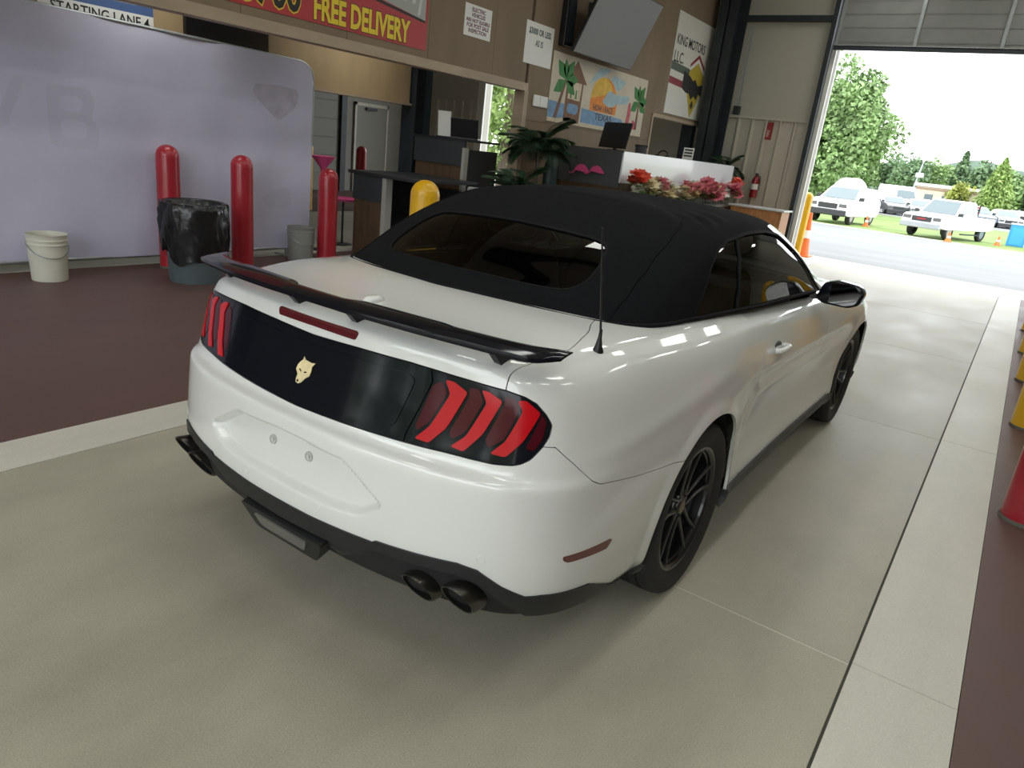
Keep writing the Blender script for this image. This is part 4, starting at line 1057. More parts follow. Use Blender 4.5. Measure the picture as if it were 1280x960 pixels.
MB().prism([(-.09, 0), (.09, 0), (.09, .03), (-.09, .10)], .16, plane_M((-.08, 0, 0), (0, 1, 0), (0, 0, 1))).build('phone_base', M_SCRB, t)
MB().box((-.10, -.05, .09), (.10, 0, .13), bevel=.012).build('handset', M_SCRB, t)
t = thing('table_card', 'small black and white striped card on the block', 'card', (-3.45, 9.88, 1.665), .2)
MB().box((-.09, -.006, 0), (.09, .006, .20), Matrix.Rotation(-.2, 4, 'X')).build('card', M_PAPER, t)
for k in range(3): MB().box((-.07, -.009, .05+.05*k), (.07, -.005, .075+.05*k), Matrix.Rotation(-.2, 4, 'X')).build('printed_line', M_SCRB, t)
t = thing('headset', 'low black headset lying on the auction block', 'headset', (-3.5, 8.95, 1.665))
MB().tube([(.09*math.cos(a), .09*math.sin(a)*.4, .09*math.sin(a)) for a in np.linspace(0, PI, 12)], .012, 8).build('band', M_SCRB, t, smooth=60)
for sx in (-1, 1): MB().lathe([(0, 0), (.035, 0), (.04, .02), (0, .03)], 16, Matrix.Translation((sx*.09, 0, .0))).build('ear_pad', M_SCRB, t, smooth=60)

def ORDW(n):
    u = ['', 'first', 'second', 'third', 'fourth', 'fifth', 'sixth', 'seventh', 'eighth', 'ninth', 'tenth', 'eleventh', 'twelfth', 'thirteenth', 'fourteenth', 'fifteenth', 'sixteenth', 'seventeenth', 'eighteenth', 'nineteenth']
    if n < 20: return u[n]
    tens = {2: 'twent', 3: 'thirt', 4: 'fort', 5: 'fift'}[n//10]
    return tens+'ieth' if n % 10 == 0 else tens+'y-'+u[n % 10]
# ---- planter with artificial flowers before the block
rnd = random.Random(11)
t = thing('planter_box', 'long low wooden planter holding pink and cream flowers', 'planter', (-3.14, 9.5, 0))
MB().box((-.16, -2.3, .0), (.16, 2.35, .95), bevel=.01).build('box', M_WOODP, t)
MB().box((-.14, -2.28, .945), (.14, 2.33, .965)).build('soil', M_GROOVE, t)
M_LEAF = mat('dark_leaf_green', (.035, .095, .022), .5, var=.4, vscale=12)
M_LEAF2 = mat('fresh_leaf_green', (.10, .24, .04), .5, var=.3, vscale=9)
fcol = {'cream': mat('cream_petal', (.72, .62, .40), .6), 'pink': mat('pink_petal', (.78, .30, .34), .6), 'red': mat('coral_red_petal', (.75, .09, .05), .6), 'white': mat('white_petal', (.80, .78, .70), .6), 'rose': mat('deep_rose_petal', (.66, .17, .22), .6)}
_fm = {}
def bloom_mesh(c, n=14, r=.09):
    if c not in _fm:
        V, F = [], []
        for ring, (k, el, rr) in enumerate(((7, .25, 1.0), (6, .8, .8), (4, 1.2, .5))):
            for i in range(k):
                a = 2*PI*i/k+ring*.4; d = Vector((math.cos(a)*math.cos(el), math.sin(a)*math.cos(el), math.sin(el))); s_ = Vector((-math.sin(a), math.cos(a), 0)); b0 = len(V)
                L_ = r*rr
                V += [tuple(d*.012), tuple(d*L_*.55+s_*L_*.42), tuple(d*L_+Vector((0, 0, -.01))), tuple(d*L_*.55-s_*L_*.42)]; F.append((b0, b0+1, b0+2, b0+3))
        me = bpy.data.meshes.new('petals'); me.from_pydata(V, [], F); me.materials.append(fcol[c]); _fm[c] = me
    return _fm[c]
seq = ['red', 'cream', 'white', 'cream', 'pink', 'cream', 'white', 'cream', 'white', 'pink', 'pink', 'cream', 'pink', 'white', 'pink', 'rose', 'pink', 'cream', 'pink', 'pink', 'white', 'rose', 'pink', 'red']
leafme = None
names = {'red': 'coral red', 'cream': 'cream', 'white': 'white', 'pink': 'pink', 'rose': 'deep rose'}
for i in range(58):
    u_ = i/57; c = seq[int(u_*23.99)] if i % 2 == 0 else rnd.choice(seq[max(0, int(u_*23)-2):int(u_*23)+3])
    y = 7.35+u_*4.4+rnd.uniform(-.05, .05); x = -3.12+rnd.uniform(-.12, .12)
    z = (1.36 if c == 'red' else rnd.uniform(1.10, 1.30))+(.03 if u_ > .5 else 0)
    lab = f'{names[c]} artificial bloom, {ORDW(i+1)} along the planter from its near end'
    f = thing('flower', lab, 'flower', (x, y, .96), rnd.uniform(0, 6), 'artificial flowers in the planter')
    MB().tube([(0, 0, 0), (.01, 0, (z-.96)*.5), (0, .01, z-.96)], .004, 5).build('stem', M_LEAF, f)
    for q in range(3):
        o = obj('petals', bloom_mesh(c), f, (rnd.uniform(-.05, .05)*(q > 0), rnd.uniform(-.05, .05)*(q > 0), z-.96-.045*q), (rnd.uniform(-.5, .5), rnd.uniform(-.5, .5), rnd.uniform(0, 6)))
        s_ = rnd.uniform(1.4, 1.95); o.scale = (s_,)*3
    if leafme is None:
        leafme = bpy.data.meshes.new('leaf'); leafme.from_pydata([(0, 0, 0), (.03, .07, .02), (0, .16, .0), (-.03, .07, .02)], [], [(0, 1, 2), (0, 2, 3)]); leafme.materials.append(M_LEAF2)
    for q in range(4): obj('leaf', leafme, f, (0, 0, (z-.96)*rnd.uniform(.3, .9)), (rnd.uniform(-.2, .7), 0, rnd.uniform(0, 6)))
t = thing('wooden_cabinet', 'orange wood cabinet with white top between planter and lane door', 'cabinet', (-2.42, 11.15, 0))
MB().box((-.48, -.15, 0), (.46, .35, .97)).build('body', mat('orange_wood', (.50, .22, .075), .45, var=.25, vscale=6, stretch=(4, 4, .6)), t)
MB().box((-.52, -.19, .97), (.50, .39, 1.0), bevel=.004).build('top', M_WFRONT, t)
MB().box((-.46, -.162, .04), (-.02, -.15, .93)).build('door', bpy.data.materials['orange_wood'], t)
MB().box((.0, -.162, .04), (.44, -.15, .93)).build('door', bpy.data.materials['orange_wood'], t)

# ---- palms
M_PALM = mat('palm_leaf', (.016, .048, .020), .45, var=.4, vscale=8)
M_TRUNK = mat('palm_stem', (.10, .085, .06), .7)
def frond_mesh(L, droop, n=18, w=.17):
    V, F = [], []
    pts = []
    for k in range(n+1):
        u_ = k/n; a = .75-droop*u_*1.5
        pts.append((pts[-1]+Vector((math.cos(a), 0, math.sin(a)))*L/n) if pts else Vector((0, 0, 0)))
    for k in range(n):
        p, q = pts[k], pts[k+1]; b0 = len(V)
        V += [tuple(p+Vector((0, .006, 0))), tuple(p-Vector((0, .006, 0))), tuple(q-Vector((0, .005, 0))), tuple(q+Vector((0, .005, 0)))]; F.append((b0, b0+1, b0+2, b0+3))
        if k < 2: continue
        u_ = k/n; l = w*(1.6*math.sin(PI*min(1, u_*.9+.12)))+.03
        for sx in (-1, 1):
            t_ = (q-p).normalized(); d = (t_*.7+Vector((0, sx*.8, -.12))).normalized(); b0 = len(V); s_ = t_*.026
            V += [tuple(p-s_), tuple(p+d*l*.5+s_*.6), tuple(p+d*l+Vector((0, 0, -.03))), tuple(p+d*l*.45-s_*1.1)]; F.append((b0, b0+1, b0+2, b0+3))
    me = bpy.data.meshes.new('frond'); me.from_pydata(V, [], F); me.materials.append(M_PALM); return me
FR = [frond_mesh(.62, d) for d in (.7, 1.0, 1.3)]
def palm(loc, h, label, n=16, sc=1., seed=1, cat='plant'):
    r_ = random.Random(seed); t = thing('potted_palm', label, cat, loc, group='potted palms')
    MB().lathe([(0, 0), (.15, 0), (.20, .34), (.215, .34), (.215, .37), (.19, .37), (.18, .32), (0, .31)], 28).build('pot', M_CTOP, t, smooth=40)
    MB().tube([(0, 0, .3), (.02, .01, h*.5), (0, 0, h)], .028, 10).build('trunk', M_TRUNK, t, smooth=60)
    for i in range(n):
        a = i*2.4+r_.uniform(-.2, .2); o = obj('frond', FR[i % 3], t, (0, 0, h-.12*(i/n)), (0, r_.uniform(-.35, .25) if i > 4 else -.5, a)); s_ = sc*r_.uniform(.8, 1.1); o.scale = (s_,)*3
    return t
palm((-3.98, 6.02, 0), 1.60, 'potted palm with dark fronds beside the wall opening', 36, .92, 2)
palm((-3.78, 5.35, 0), 1.05, 'shorter potted palm low behind the car roof', 20, .8, 5)
palm((-3.66, 12.42, 0), 1.62, 'potted palm in front of the dark steel column', 14, .8, 9)
t = thing('blue_cylinder', 'dark blue gas cylinder standing beside the palm', 'cylinder', (-4.12, 6.60, 0))
MB().lathe([(0, 0), (.10, 0), (.10, 1.30), (.085, 1.40), (.045, 1.46), (.035, 1.50), (0, 1.50)], 28).build('cylinder_body', mat('dark_teal_paint', (.03, .055, .065), .35), t, smooth=50)
MB().rod((0, 0, 1.49), (0, 0, 1.57), .022).rod((-.05, 0, 1.55), (.05, 0, 1.55), .014).build('valve', M_GALV, t, smooth=50)

# ---- things on the kiosk wall (wall faces +x, reading along +y)
WXN = KX+.002
def on_wall(y, z, x=WXN): return plane_M((x, y, z), (0, 1, 0), (0, 0, 1))
M_INK = mat('black_print', (.012, .012, .014), .5); M_PURP = mat('plum_print', (.16, .05, .10), .6); M_GINK = mat('dark_green_print', (.05, .10, .09), .6)
def board(name, y0, y1, z0, z1, m, label, cat, th=.012, x=WXN, nm='board'):
    t = thing(name, label, cat, (x, y0, z0)); MB().box((0, 0, 0), (th, y1-y0, z1-z0)).build(nm, m, t); return t
def txt(t, body, size, m, y, z, align='LEFT', w=1., bold=0., th=.012, depth=.001, slope=None):
    M_ = plane_M((th+.0005, y, z), (0, 1, 0), (0, 0, 1)); return text_mesh('lettering', body, size, m, M_, t, align, depth, w, bold)
t = board('delivery_banner', .3, 4.17, 2.47, 3.25, mat('red_banner_vinyl', (.42, .035, .040), .45), 'red vinyl banner with yellow FREE DELIVERY lettering above the trim', 'banner', .006)
M_YTXT = mat('yellow_print', (.78, .58, .03), .5)
txt(t, 'FREE DELIVERY', .30, M_INK, 2.265, .04, w=.66, bold=.019, th=.0055)
txt(t, 'FREE DELIVERY', .30, M_YTXT, 2.265, .04, w=.66, bold=.011, th=.0075)
txt(t, '3700', .42, M_YTXT, 2.12, .055, 'RIGHT', w=.78, bold=.024, th=.0055)
txt(t, '3700', .42, M_INK, 2.12, .055, 'RIGHT', w=.78, bold=.011, th=.0075)
pm_ = mat('grey_striped_photo_print', (.36, .38, .36), .3)
MB().prism([(2.85, .42), (3.83, .30), (3.83, .78), (2.85, .78)], .0015, plane_M((.006, 0, 0), (0, 1, 0), (0, 0, 1))).build('printed_photo', pm_, t)
for k in range(7): MB().prism([(2.9+.14*k, .44-.0*k), (2.95+.14*k, .435), (3.05+.14*k, .77), (3.0+.14*k, .77)] if k < 6 else [(3.70, .34), (3.74, .335), (3.80, .7), (3.76, .7)], .0022, plane_M((.006, 0, 0), (0, 1, 0), (0, 0, 1))).build('printed_stripe', mat('light_stripe_print', (.55, .57, .55), .3) if k == 0 else bpy.data.materials['light_stripe_print'], t)
MB().prism([(2.6, .40), (3.83, .275), (3.83, .30), (2.6, .43)], .0018, plane_M((.006, 0, 0), (0, 1, 0), (0, 0, 1))).build('printed_edge', M_INK, t)
t = board('notice_board', 4.81, 5.33, 2.757, 3.105, M_PAPER, 'white notice about electric vehicles on the brown wall', 'notice', .006)
for k, s in enumerate(('ELECTRIC', 'VEHICLES', 'ARE NOT ELIGIBLE', 'FOR POST SALE', 'INSPECTION')):
    txt(t, s, .062 if k != 2 else .056, M_PURP, .26, .275-.058*k, 'CENTER', bold=.0015, th=.006)
t = board('price_board', 6.09, 6.77, 2.64, 3.16, M_PAPER, 'white as-is price notice beside the mural on the brown wall', 'notice', .006)
txt(t, '$3000 OR LESS', .105, M_GINK, .34, .375, 'CENTER', w=.80, bold=.003, th=.006); txt(t, 'AS IS', .11, M_GINK, .34, .235, 'CENTER', w=.8, bold=.002, th=.006)
t = thing('wall_thermostat', 'small white plate on the wall left of the mural', 'switch plate', (WXN, 6.43, 2.12))
MB().box((0, 0, 0), (.02, .36, .15), bevel=.004).build('plate', M_WHITEP, t); MB().box((.02, .16, .015), (.026, .34, .135)).build('cover', M_PAPER, t)
# mural
t = board('beach_mural', 6.82, 9.92, 1.96, 2.90, mat('cream_mural_board', (.60, .54, .43), .7, var=.1, vscale=3), 'painted beach mural with palm trees, hut and setting sun', 'painting', .010)
def mp(poly, m, lay=1, nm='painted_shape'): MB().prism(poly, .0006*lay, plane_M((.010, 0, 0), (0, 1, 0), (0, 0, 1))).build(nm, m, t)
mc = lambda n, c: mat(n, c, .7, var=.2, vscale=9)
BLU, SKY, GRN, BRN, ORG, YEL, PNK, SND = mc('paint_sea_blue', (.18, .33, .52)), mc('paint_sky_blue', (.38, .52, .58)), mc('paint_palm_green', (.045, .22, .05)), mc('paint_hut_brown', (.20, .095, .05)), mc('paint_orange', (.80, .26, .03)), mc('paint_sun_yellow', (.74, .46, .06)), mc('paint_coral_pink', (.55, .10, .14)), mc('paint_sand', (.64, .55, .40))
mp([(0, .04), (.55, .06), (.55, .27), (0, .29)], BLU); mp([(.95, .06), (2.55, .05), (2.30, .22), (.95, .27)], BLU)
mp([(.0, .0), (3.1, 0), (3.1, .045), (1.9, .05), (1.0, .02), (.6, .10), (.2, .05), (0, .06)], SND, 2)
for sh_ in (((1.05, .62), (1.5, .80), (1.75, .92), (1.35, .90)), ((1.6, .60), (2.1, .66), (2.3, .80), (1.85, .86)), ((1.95, .42), (2.45, .48), (2.5, .60), (2.05, .58))): mp(rounded(sh_, .06), SKY, 1)
cir = lambda cx, cy, rx, ry, a0=0, a1=2*PI, n=28: [(cx+rx*math.cos(a), cy+ry*math.sin(a)) for a in np.linspace(a0, a1, n, endpoint=(a1-a0) < 6)]
mp(cir(1.62, .38, .44, .40, -.30, PI+.30), ORG, 2); mp(cir(1.55, .47, .36, .31, .4, PI+.1), YEL, 3); mp(rounded([(1.55, .42), (1.75, .62), (2.1, .56), (2.02, .40), (1.8, .36)], .05), SKY, 4)
mp([(.44, .04), (.90, .03), (.92, .66), (.44, .66)], BRN, 2); mp([(.38, .60), (.68, .96-.06), (1.02, .60)], BRN, 3); mp([(.50, .36), (.86, .35), (.87, .60), (.50, .60)], SND, 4); mp(rounded([(.52, .16), (.82, .15), (.84, .29), (.52, .30)], .06), BLU, 4)
mp(rounded([(.56, .37), (.60, .37), (.60, .46), (.56, .46)], .01), GRN, 5); mp(rounded([(.70, .37), (.76, .37), (.745, .50), (.715, .50)], .01), GRN, 5)
def tree_paint(bx, by, tx, ty, s_):
    mp([(bx-.05*s_, by), (bx+.05*s_, by), (tx+.03*s_, ty), (tx-.03*s_, ty)], BRN, 5)
    for a, l in ((2.4, .42), (1.75, .34), (1.0, .40), (.1, .40), (-.55, .40), (3.7, .42)):
        dx, dy = math.cos(a)*l*s_, math.sin(a)*l*s_; nx_, ny_ = -dy*.28, dx*.28
        mp(rounded([(tx, ty), (tx+dx*.5+nx_, ty+dy*.5+ny_), (tx+dx, ty+dy), (tx+dx*.5-nx_, ty+dy*.5-ny_)], .03), GRN, 6)
tree_paint(.20, .06, .40, .60, .86); tree_paint(2.86, .10, 2.86, .56, .80)
mp(rounded([(2.44, .08), (2.56, .08), (2.60, .36), (2.55, .52), (2.49, .50), (2.48, .30)], .03), PNK, 6); mp(rounded([(2.64, .10), (2.84, .10), (2.86, .20), (2.72, .26)], .03), PNK, 5)
text_mesh('lettering', 'HOW I RACE', .13, M_INK, plane_M((.0135, 1.62, .275), (0, 1, 0), (0, 0, 1)), t, 'CENTER', .0006, .85, .002)
text_mesh('lettering', 'TEXAS', .14, M_INK, plane_M((.0135, 1.66, .14), (0, 1, 0), (0, 0, 1)), t, 'CENTER', .0006, 1.4, .002)
# king motors sign
t = board('dealer_sign', 10.74, 12.50, 2.46, 4.19, mat('white_sign_board', (.70, .69, .63), .45), 'large white dealer sign with shield and stripes beside the steel column', 'sign', .014)
txt(t, 'KING MOTORS', .235, M_INK, .06, 1.20, w=.86, bold=.003, th=.014); txt(t, 'LLC.', .26, M_INK, .05, .90, w=.95, bold=.003, th=.014)
def sp_(poly, m, lay=1, nm='printed_shape'): MB().prism(poly, .0008*lay, plane_M((.014, 0, 0), (0, 1, 0), (0, 0, 1))).build(nm, m, t)
SG, SR, SY, SK = mat('sign_green', (.10, .13, .10), .5), mat('sign_red', (.28, .045, .06), .5), mat('sign_yellow', (.50, .38, .05), .5), mat('sign_black', (.03, .03, .032), .5)
sp_([(0.0, .76), (1.60, .70), (1.60, .83), (0, .90)], SG); sp_([(0, .52), (1.60, .46), (1.60, .58), (0, .64)], SR)
sp_([(.86, .82), (1.22, 1.02), (1.58, .82), (1.58, .50), (1.22, .02), (.86, .50)], SY, 2)
sp_([(.86, .90), (1.22, 1.10), (1.58, .90), (1.58, .96), (1.22, 1.17), (.86, .96)], SR, 2); sp_([(.86, .84), (1.22, 1.03), (1.58, .84), (1.58, .89), (1.22, 1.09), (.86, .89)], M_PAPER, 3)
sp_([(.62, .80), (.95, .74), (1.10, .68), (1.22, .72), (1.36, .62), (1.62, .66), (1.62, .44), (1.48, .48), (1.38, .36), (1.26, .42), (1.12, .34), (1.0, .44), (.84, .44), (.62, .50)], SK, 4)
sp_(rounded([(1.14, .24), (1.22, .34), (1.30, .24), (1.22, .16)], .02), SK, 4)
# wall tv, tilted down
t = thing('wall_screen', 'large grey wall screen tilted down above the mural', 'screen', (-4.25, 7.86, 2.92))
Mt = Matrix.Rotation(.42, 4, 'Y')
MB().box((-.02, -.90, 0), (.03, .90, 1.03), Mt, bevel=.006).build('screen_body', M_SCRB, t)
MB().box((.0305, -.885, .015), (.033, .885, 1.015), Mt).build('screen_face', mat('grey_matte_screen', (.19, .19, .20), .38), t)
MB().box((-.20, -.25, .15), (-.02, .25, .75)).rod((-.19, 0, .45), (.15, 0, .5), .04).build('bracket', M_STEEL, t)
t = thing('speaker_box', 'black box mounted on the wall left of the wall screen', 'speaker', (WXN, 6.90, 2.98))
MB().box((0, 0, 0), (.10, .24, .95), bevel=.01).build('cabinet', M_SCRB, t); MB().box((.10, .03, .05), (.106, .21, .90)).build('grille', M_STEEL, t)
# sign and dark screen on the back lintel above the banner
t = thing('lane_sign', 'blue and white STARTING LANE 4 sign above the banner', 'sign', (-5.755, .69, 2.205))
MB().box((0, 0, 0), (.012, 1.02, .14)).build('white_strip', M_PAPER, t); MB().box((0, 0, .14), (.012, 1.02, .50)).build('blue_panel', mat('blue_sign_vinyl', (.06, .12, .30), .5), t)
text_mesh('lettering', 'STARTING LANE 4', .125, M_INK, plane_M((.0125, .98, .030), (0, 1, 0), (0, 0, 1)), t, 'RIGHT', .0006, .86, .002)
text_mesh('lettering', 'ERS', .16, M_PAPER, plane_M((.0125, .52, .235), (0, 1, 0), (0, 0, 1)), t, 'LEFT', .0006, 1.2)
MB().box((.012, .30, .215), (.0135, .86, .225)).build('underline', M_PAPER, t)
t = thing('dark_screen', 'dark flat screen high behind the banner under the trim', 'screen', (-5.755, 2.02, 2.24))
MB().box((0, 0, 0), (.05, .98, .56), bevel=.005).build('screen_body', M_SCRB, t); MB().box((.05, .015, .015), (.052, .965, .545)).build('screen_face', mat('dark_glossy_screen', (.012, .013, .015), .1), t)
# pink ornaments at the next lane
t = thing('pink_funnel', 'pink plastic funnel on a stick above the rightmost red bollard', 'ornament', (-5.72, 3.82, 0))
MB().lathe([(.0, .985), (.03, .985), (.035, 1.03), (.15, 1.17), (.155, 1.175), (.14, 1.17), (.02, 1.03), (0, 1.03)], 20).build('funnel', M_PINK, t, smooth=50); MB().rod((0, 0, 0), (0, 0, 1.0), .012).build('stick', M_STEEL, t); MB().lathe([(0, 0), (.12, 0), (.12, .012), (0, .015)], 20).build('base', M_STEEL, t)
t = thing('pink_tray', 'flat pink tray on a stand by the dark counter', 'tray', (-6.0, 4.42, 0))
MB().lathe([(0, .60), (.20, .60), (.22, .63), (.21, .63), (.19, .61), (0, .61)], 24).build('tray', M_PINK, t, smooth=50); MB().rod((0, 0, 0), (0, 0, .6), .015).build('stand_leg', M_STEEL, t); MB().lathe([(0, 0), (.14, 0), (.14, .012), (0, .02)], 20).build('stand_base', M_STEEL, t)

# ---- on the end wall
M_XRED = mat('extinguisher_red', (.28, .015, .02), .3, coat=.4)
def extinguisher(x, y, z, label):
    t = thing('fire_extinguisher', label, 'extinguisher', (x, y, z))
    MB().lathe([(0, 0), (.07, 0), (.075, .01), (.075, .34), (.06, .40), (.025, .43), (0, .43)], 24).build('cylinder', M_XRED, t, smooth=50)
    MB().box((-.02, -.05, .43), (.02, .03, .48), bevel=.006).build('valve_head', M_STEEL, t); MB().tube([(0, -.03, .46), (.09, -.04, .42), (.095, -.03, .15)], .009, 6).build('hose', M_SCRB, t, smooth=60)
    MB().lathe([(.0755, .16), (.0762, .16), (.0762, .27), (.0755, .27)], 24).build('label_band', M_PAPER, t); MB().box((-.04, .075, .05), (.04, .10, .40)).build('bracket', M_STEEL, t)
extinguisher(-3.10, 12.79, 1.10, 'red fire extinguisher hanging on the ribbed end wall')
t = thing('safety_sign', 'small red vertical sign above the extinguisher on the ribbed wall', 'sign', (-3.10, 12.905, 2.24))
MB().box((-.085, -.006, 0), (.085, .0, .33)).build('plate', M_XRED, t)
text_mesh('lettering', 'FIRE', .075, M_PAPER, plane_M((.03, -.0075, .05), (0, 0, 1), (-1, 0, 0)), t, 'LEFT', .0006)
t = thing('junction_box', 'small grey electrical box where the ribbed wall meets the column', 'box', (-3.82, 12.86, 2.67))
MB().box((-.06, -.03, 0), (.06, .08, .16), bevel=.006).build('box', M_STEEL, t); MB().rod((.02, .02, .16), (.02, .02, 1.6), .012).build('conduit', M_GALV, t, smooth=60)
# ================================================================ outdoors
M_ASPH = concrete('grey_asphalt', (.17, .175, .175), (.24, .245, .245), .8, (.15, .5, 1), .5)
M_APR = concrete('pale_concrete_apron', (.46, .43, .36), (.56, .53, .45), .7, (.4, .4, 1), .5)
M_GRASS = mat('mown_grass', (.17, .25, .055), .9, var=.35, vscale=.6, bump=.4, bscale=20)
def gz(y): return 0 if y < 13.15 else max(-.62, -.0248*(y-13.15))
def strip(name, x0, x1, ya, yb, m, dz=0.):
    V, F = [], []; n = 8
    for k in range(n+1):
        y = ya+(yb-ya)*k/n
        for x in (x0, x1): V.append((x, y, gz(y)-.02+dz))
    for k in range(n): F.append((2*k, 2*k+1, 2*k+3, 2*k+2))
    b = len(V)
    V += [(x, y, z-.3) for x, y, z in V]; F += [tuple(i+b for i in f[::-1]) for f in F]
    for k in range(n): F += [(2*k+2, 2*k+2+b, 2*k+b, 2*k), (2*k+1, 2*k+1+b, 2*k+3+b, 2*k+3)]
    F += [(0, b, b+1, 1), (2*n+1, 2*n+1+b, 2*n+b, 2*n)]
    return struct(from_vf(name, V, F, m))
strip('ground_apron', -60, 60, 13.15, 15.2, M_APR); strip('ground_road', -80, 80, 15.2, 40.6, M_ASPH); strip('ground_road_edge', -80, 80, 40.6, 41.4, M_APR)
strip('ground_grass', -160, 160, 41.4, 70, M_GRASS); strip('ground_lot', -200, 200, 70, 120, M_ASPH); strip('ground_meadow', -400, 400, 120, 420, M_GRASS)
strip('ground_rear_apron', -60, 60, -60, -9.2, M_APR)

M_CARW = mat('white_vehicle_paint', (.80, .81, .82), .25, coat=.6); M_CARS = mat('silver_vehicle_paint', (.42, .44, .46), .3, metal=.4, coat=.6); M_CARD = mat('dark_grey_vehicle_paint', (.07, .075, .085), .3, coat=.6); M_CARB = mat('blue_vehicle_paint', (.10, .17, .28), .3, coat=.6); M_CARR = mat('dark_red_vehicle_paint', (.22, .03, .03), .3, coat=.6)
M_VGL = mat('vehicle_window', (.10, .14, .15), .08, coat=.5); M_VTY = mat('vehicle_tyre', (.02, .02, .02), .8); M_VRIM = mat('vehicle_wheel_steel', (.35, .35, .35), .35, metal=.8); M_VBL = mat('vehicle_black_trim', (.03, .03, .032), .5); M_VRED = mat('vehicle_red_lamp', (.35, .02, .02), .3)
def section_body(name, prof, half, m, parent, tum=.0):
    """side profile (y,z) polygon swept across the width, with bevelled flanks"""
    n = len(prof); V, F = [], []
    zs = [z for _, z in prof]; z0, z1 = min(zs), max(zs)
    for x, k in ((-half, .93), (-half*.94, 1.0), (half*.94, 1.0), (half, .93)):
        cy = sum(p[0] for p in prof)/n; cz = (z0+z1)/2
        for y, z in prof:
            tt = (z-z0)/(z1-z0+1e-9)*tum
            V.append((x*(1-tt), cy+(y-cy)*(.985 if k < 1 else 1), cz+(z-cz)*k))
    for c in range(3):
        for i in range(n): F.append((c*n+i, c*n+(i+1) % n, (c+1)*n+(i+1) % n, (c+1)*n+i))
    F.append(tuple(range(n))[::-1]); F.append(tuple(range(3*n, 4*n)))
    return from_vf(name, V, F, m, parent, True, angle=35)
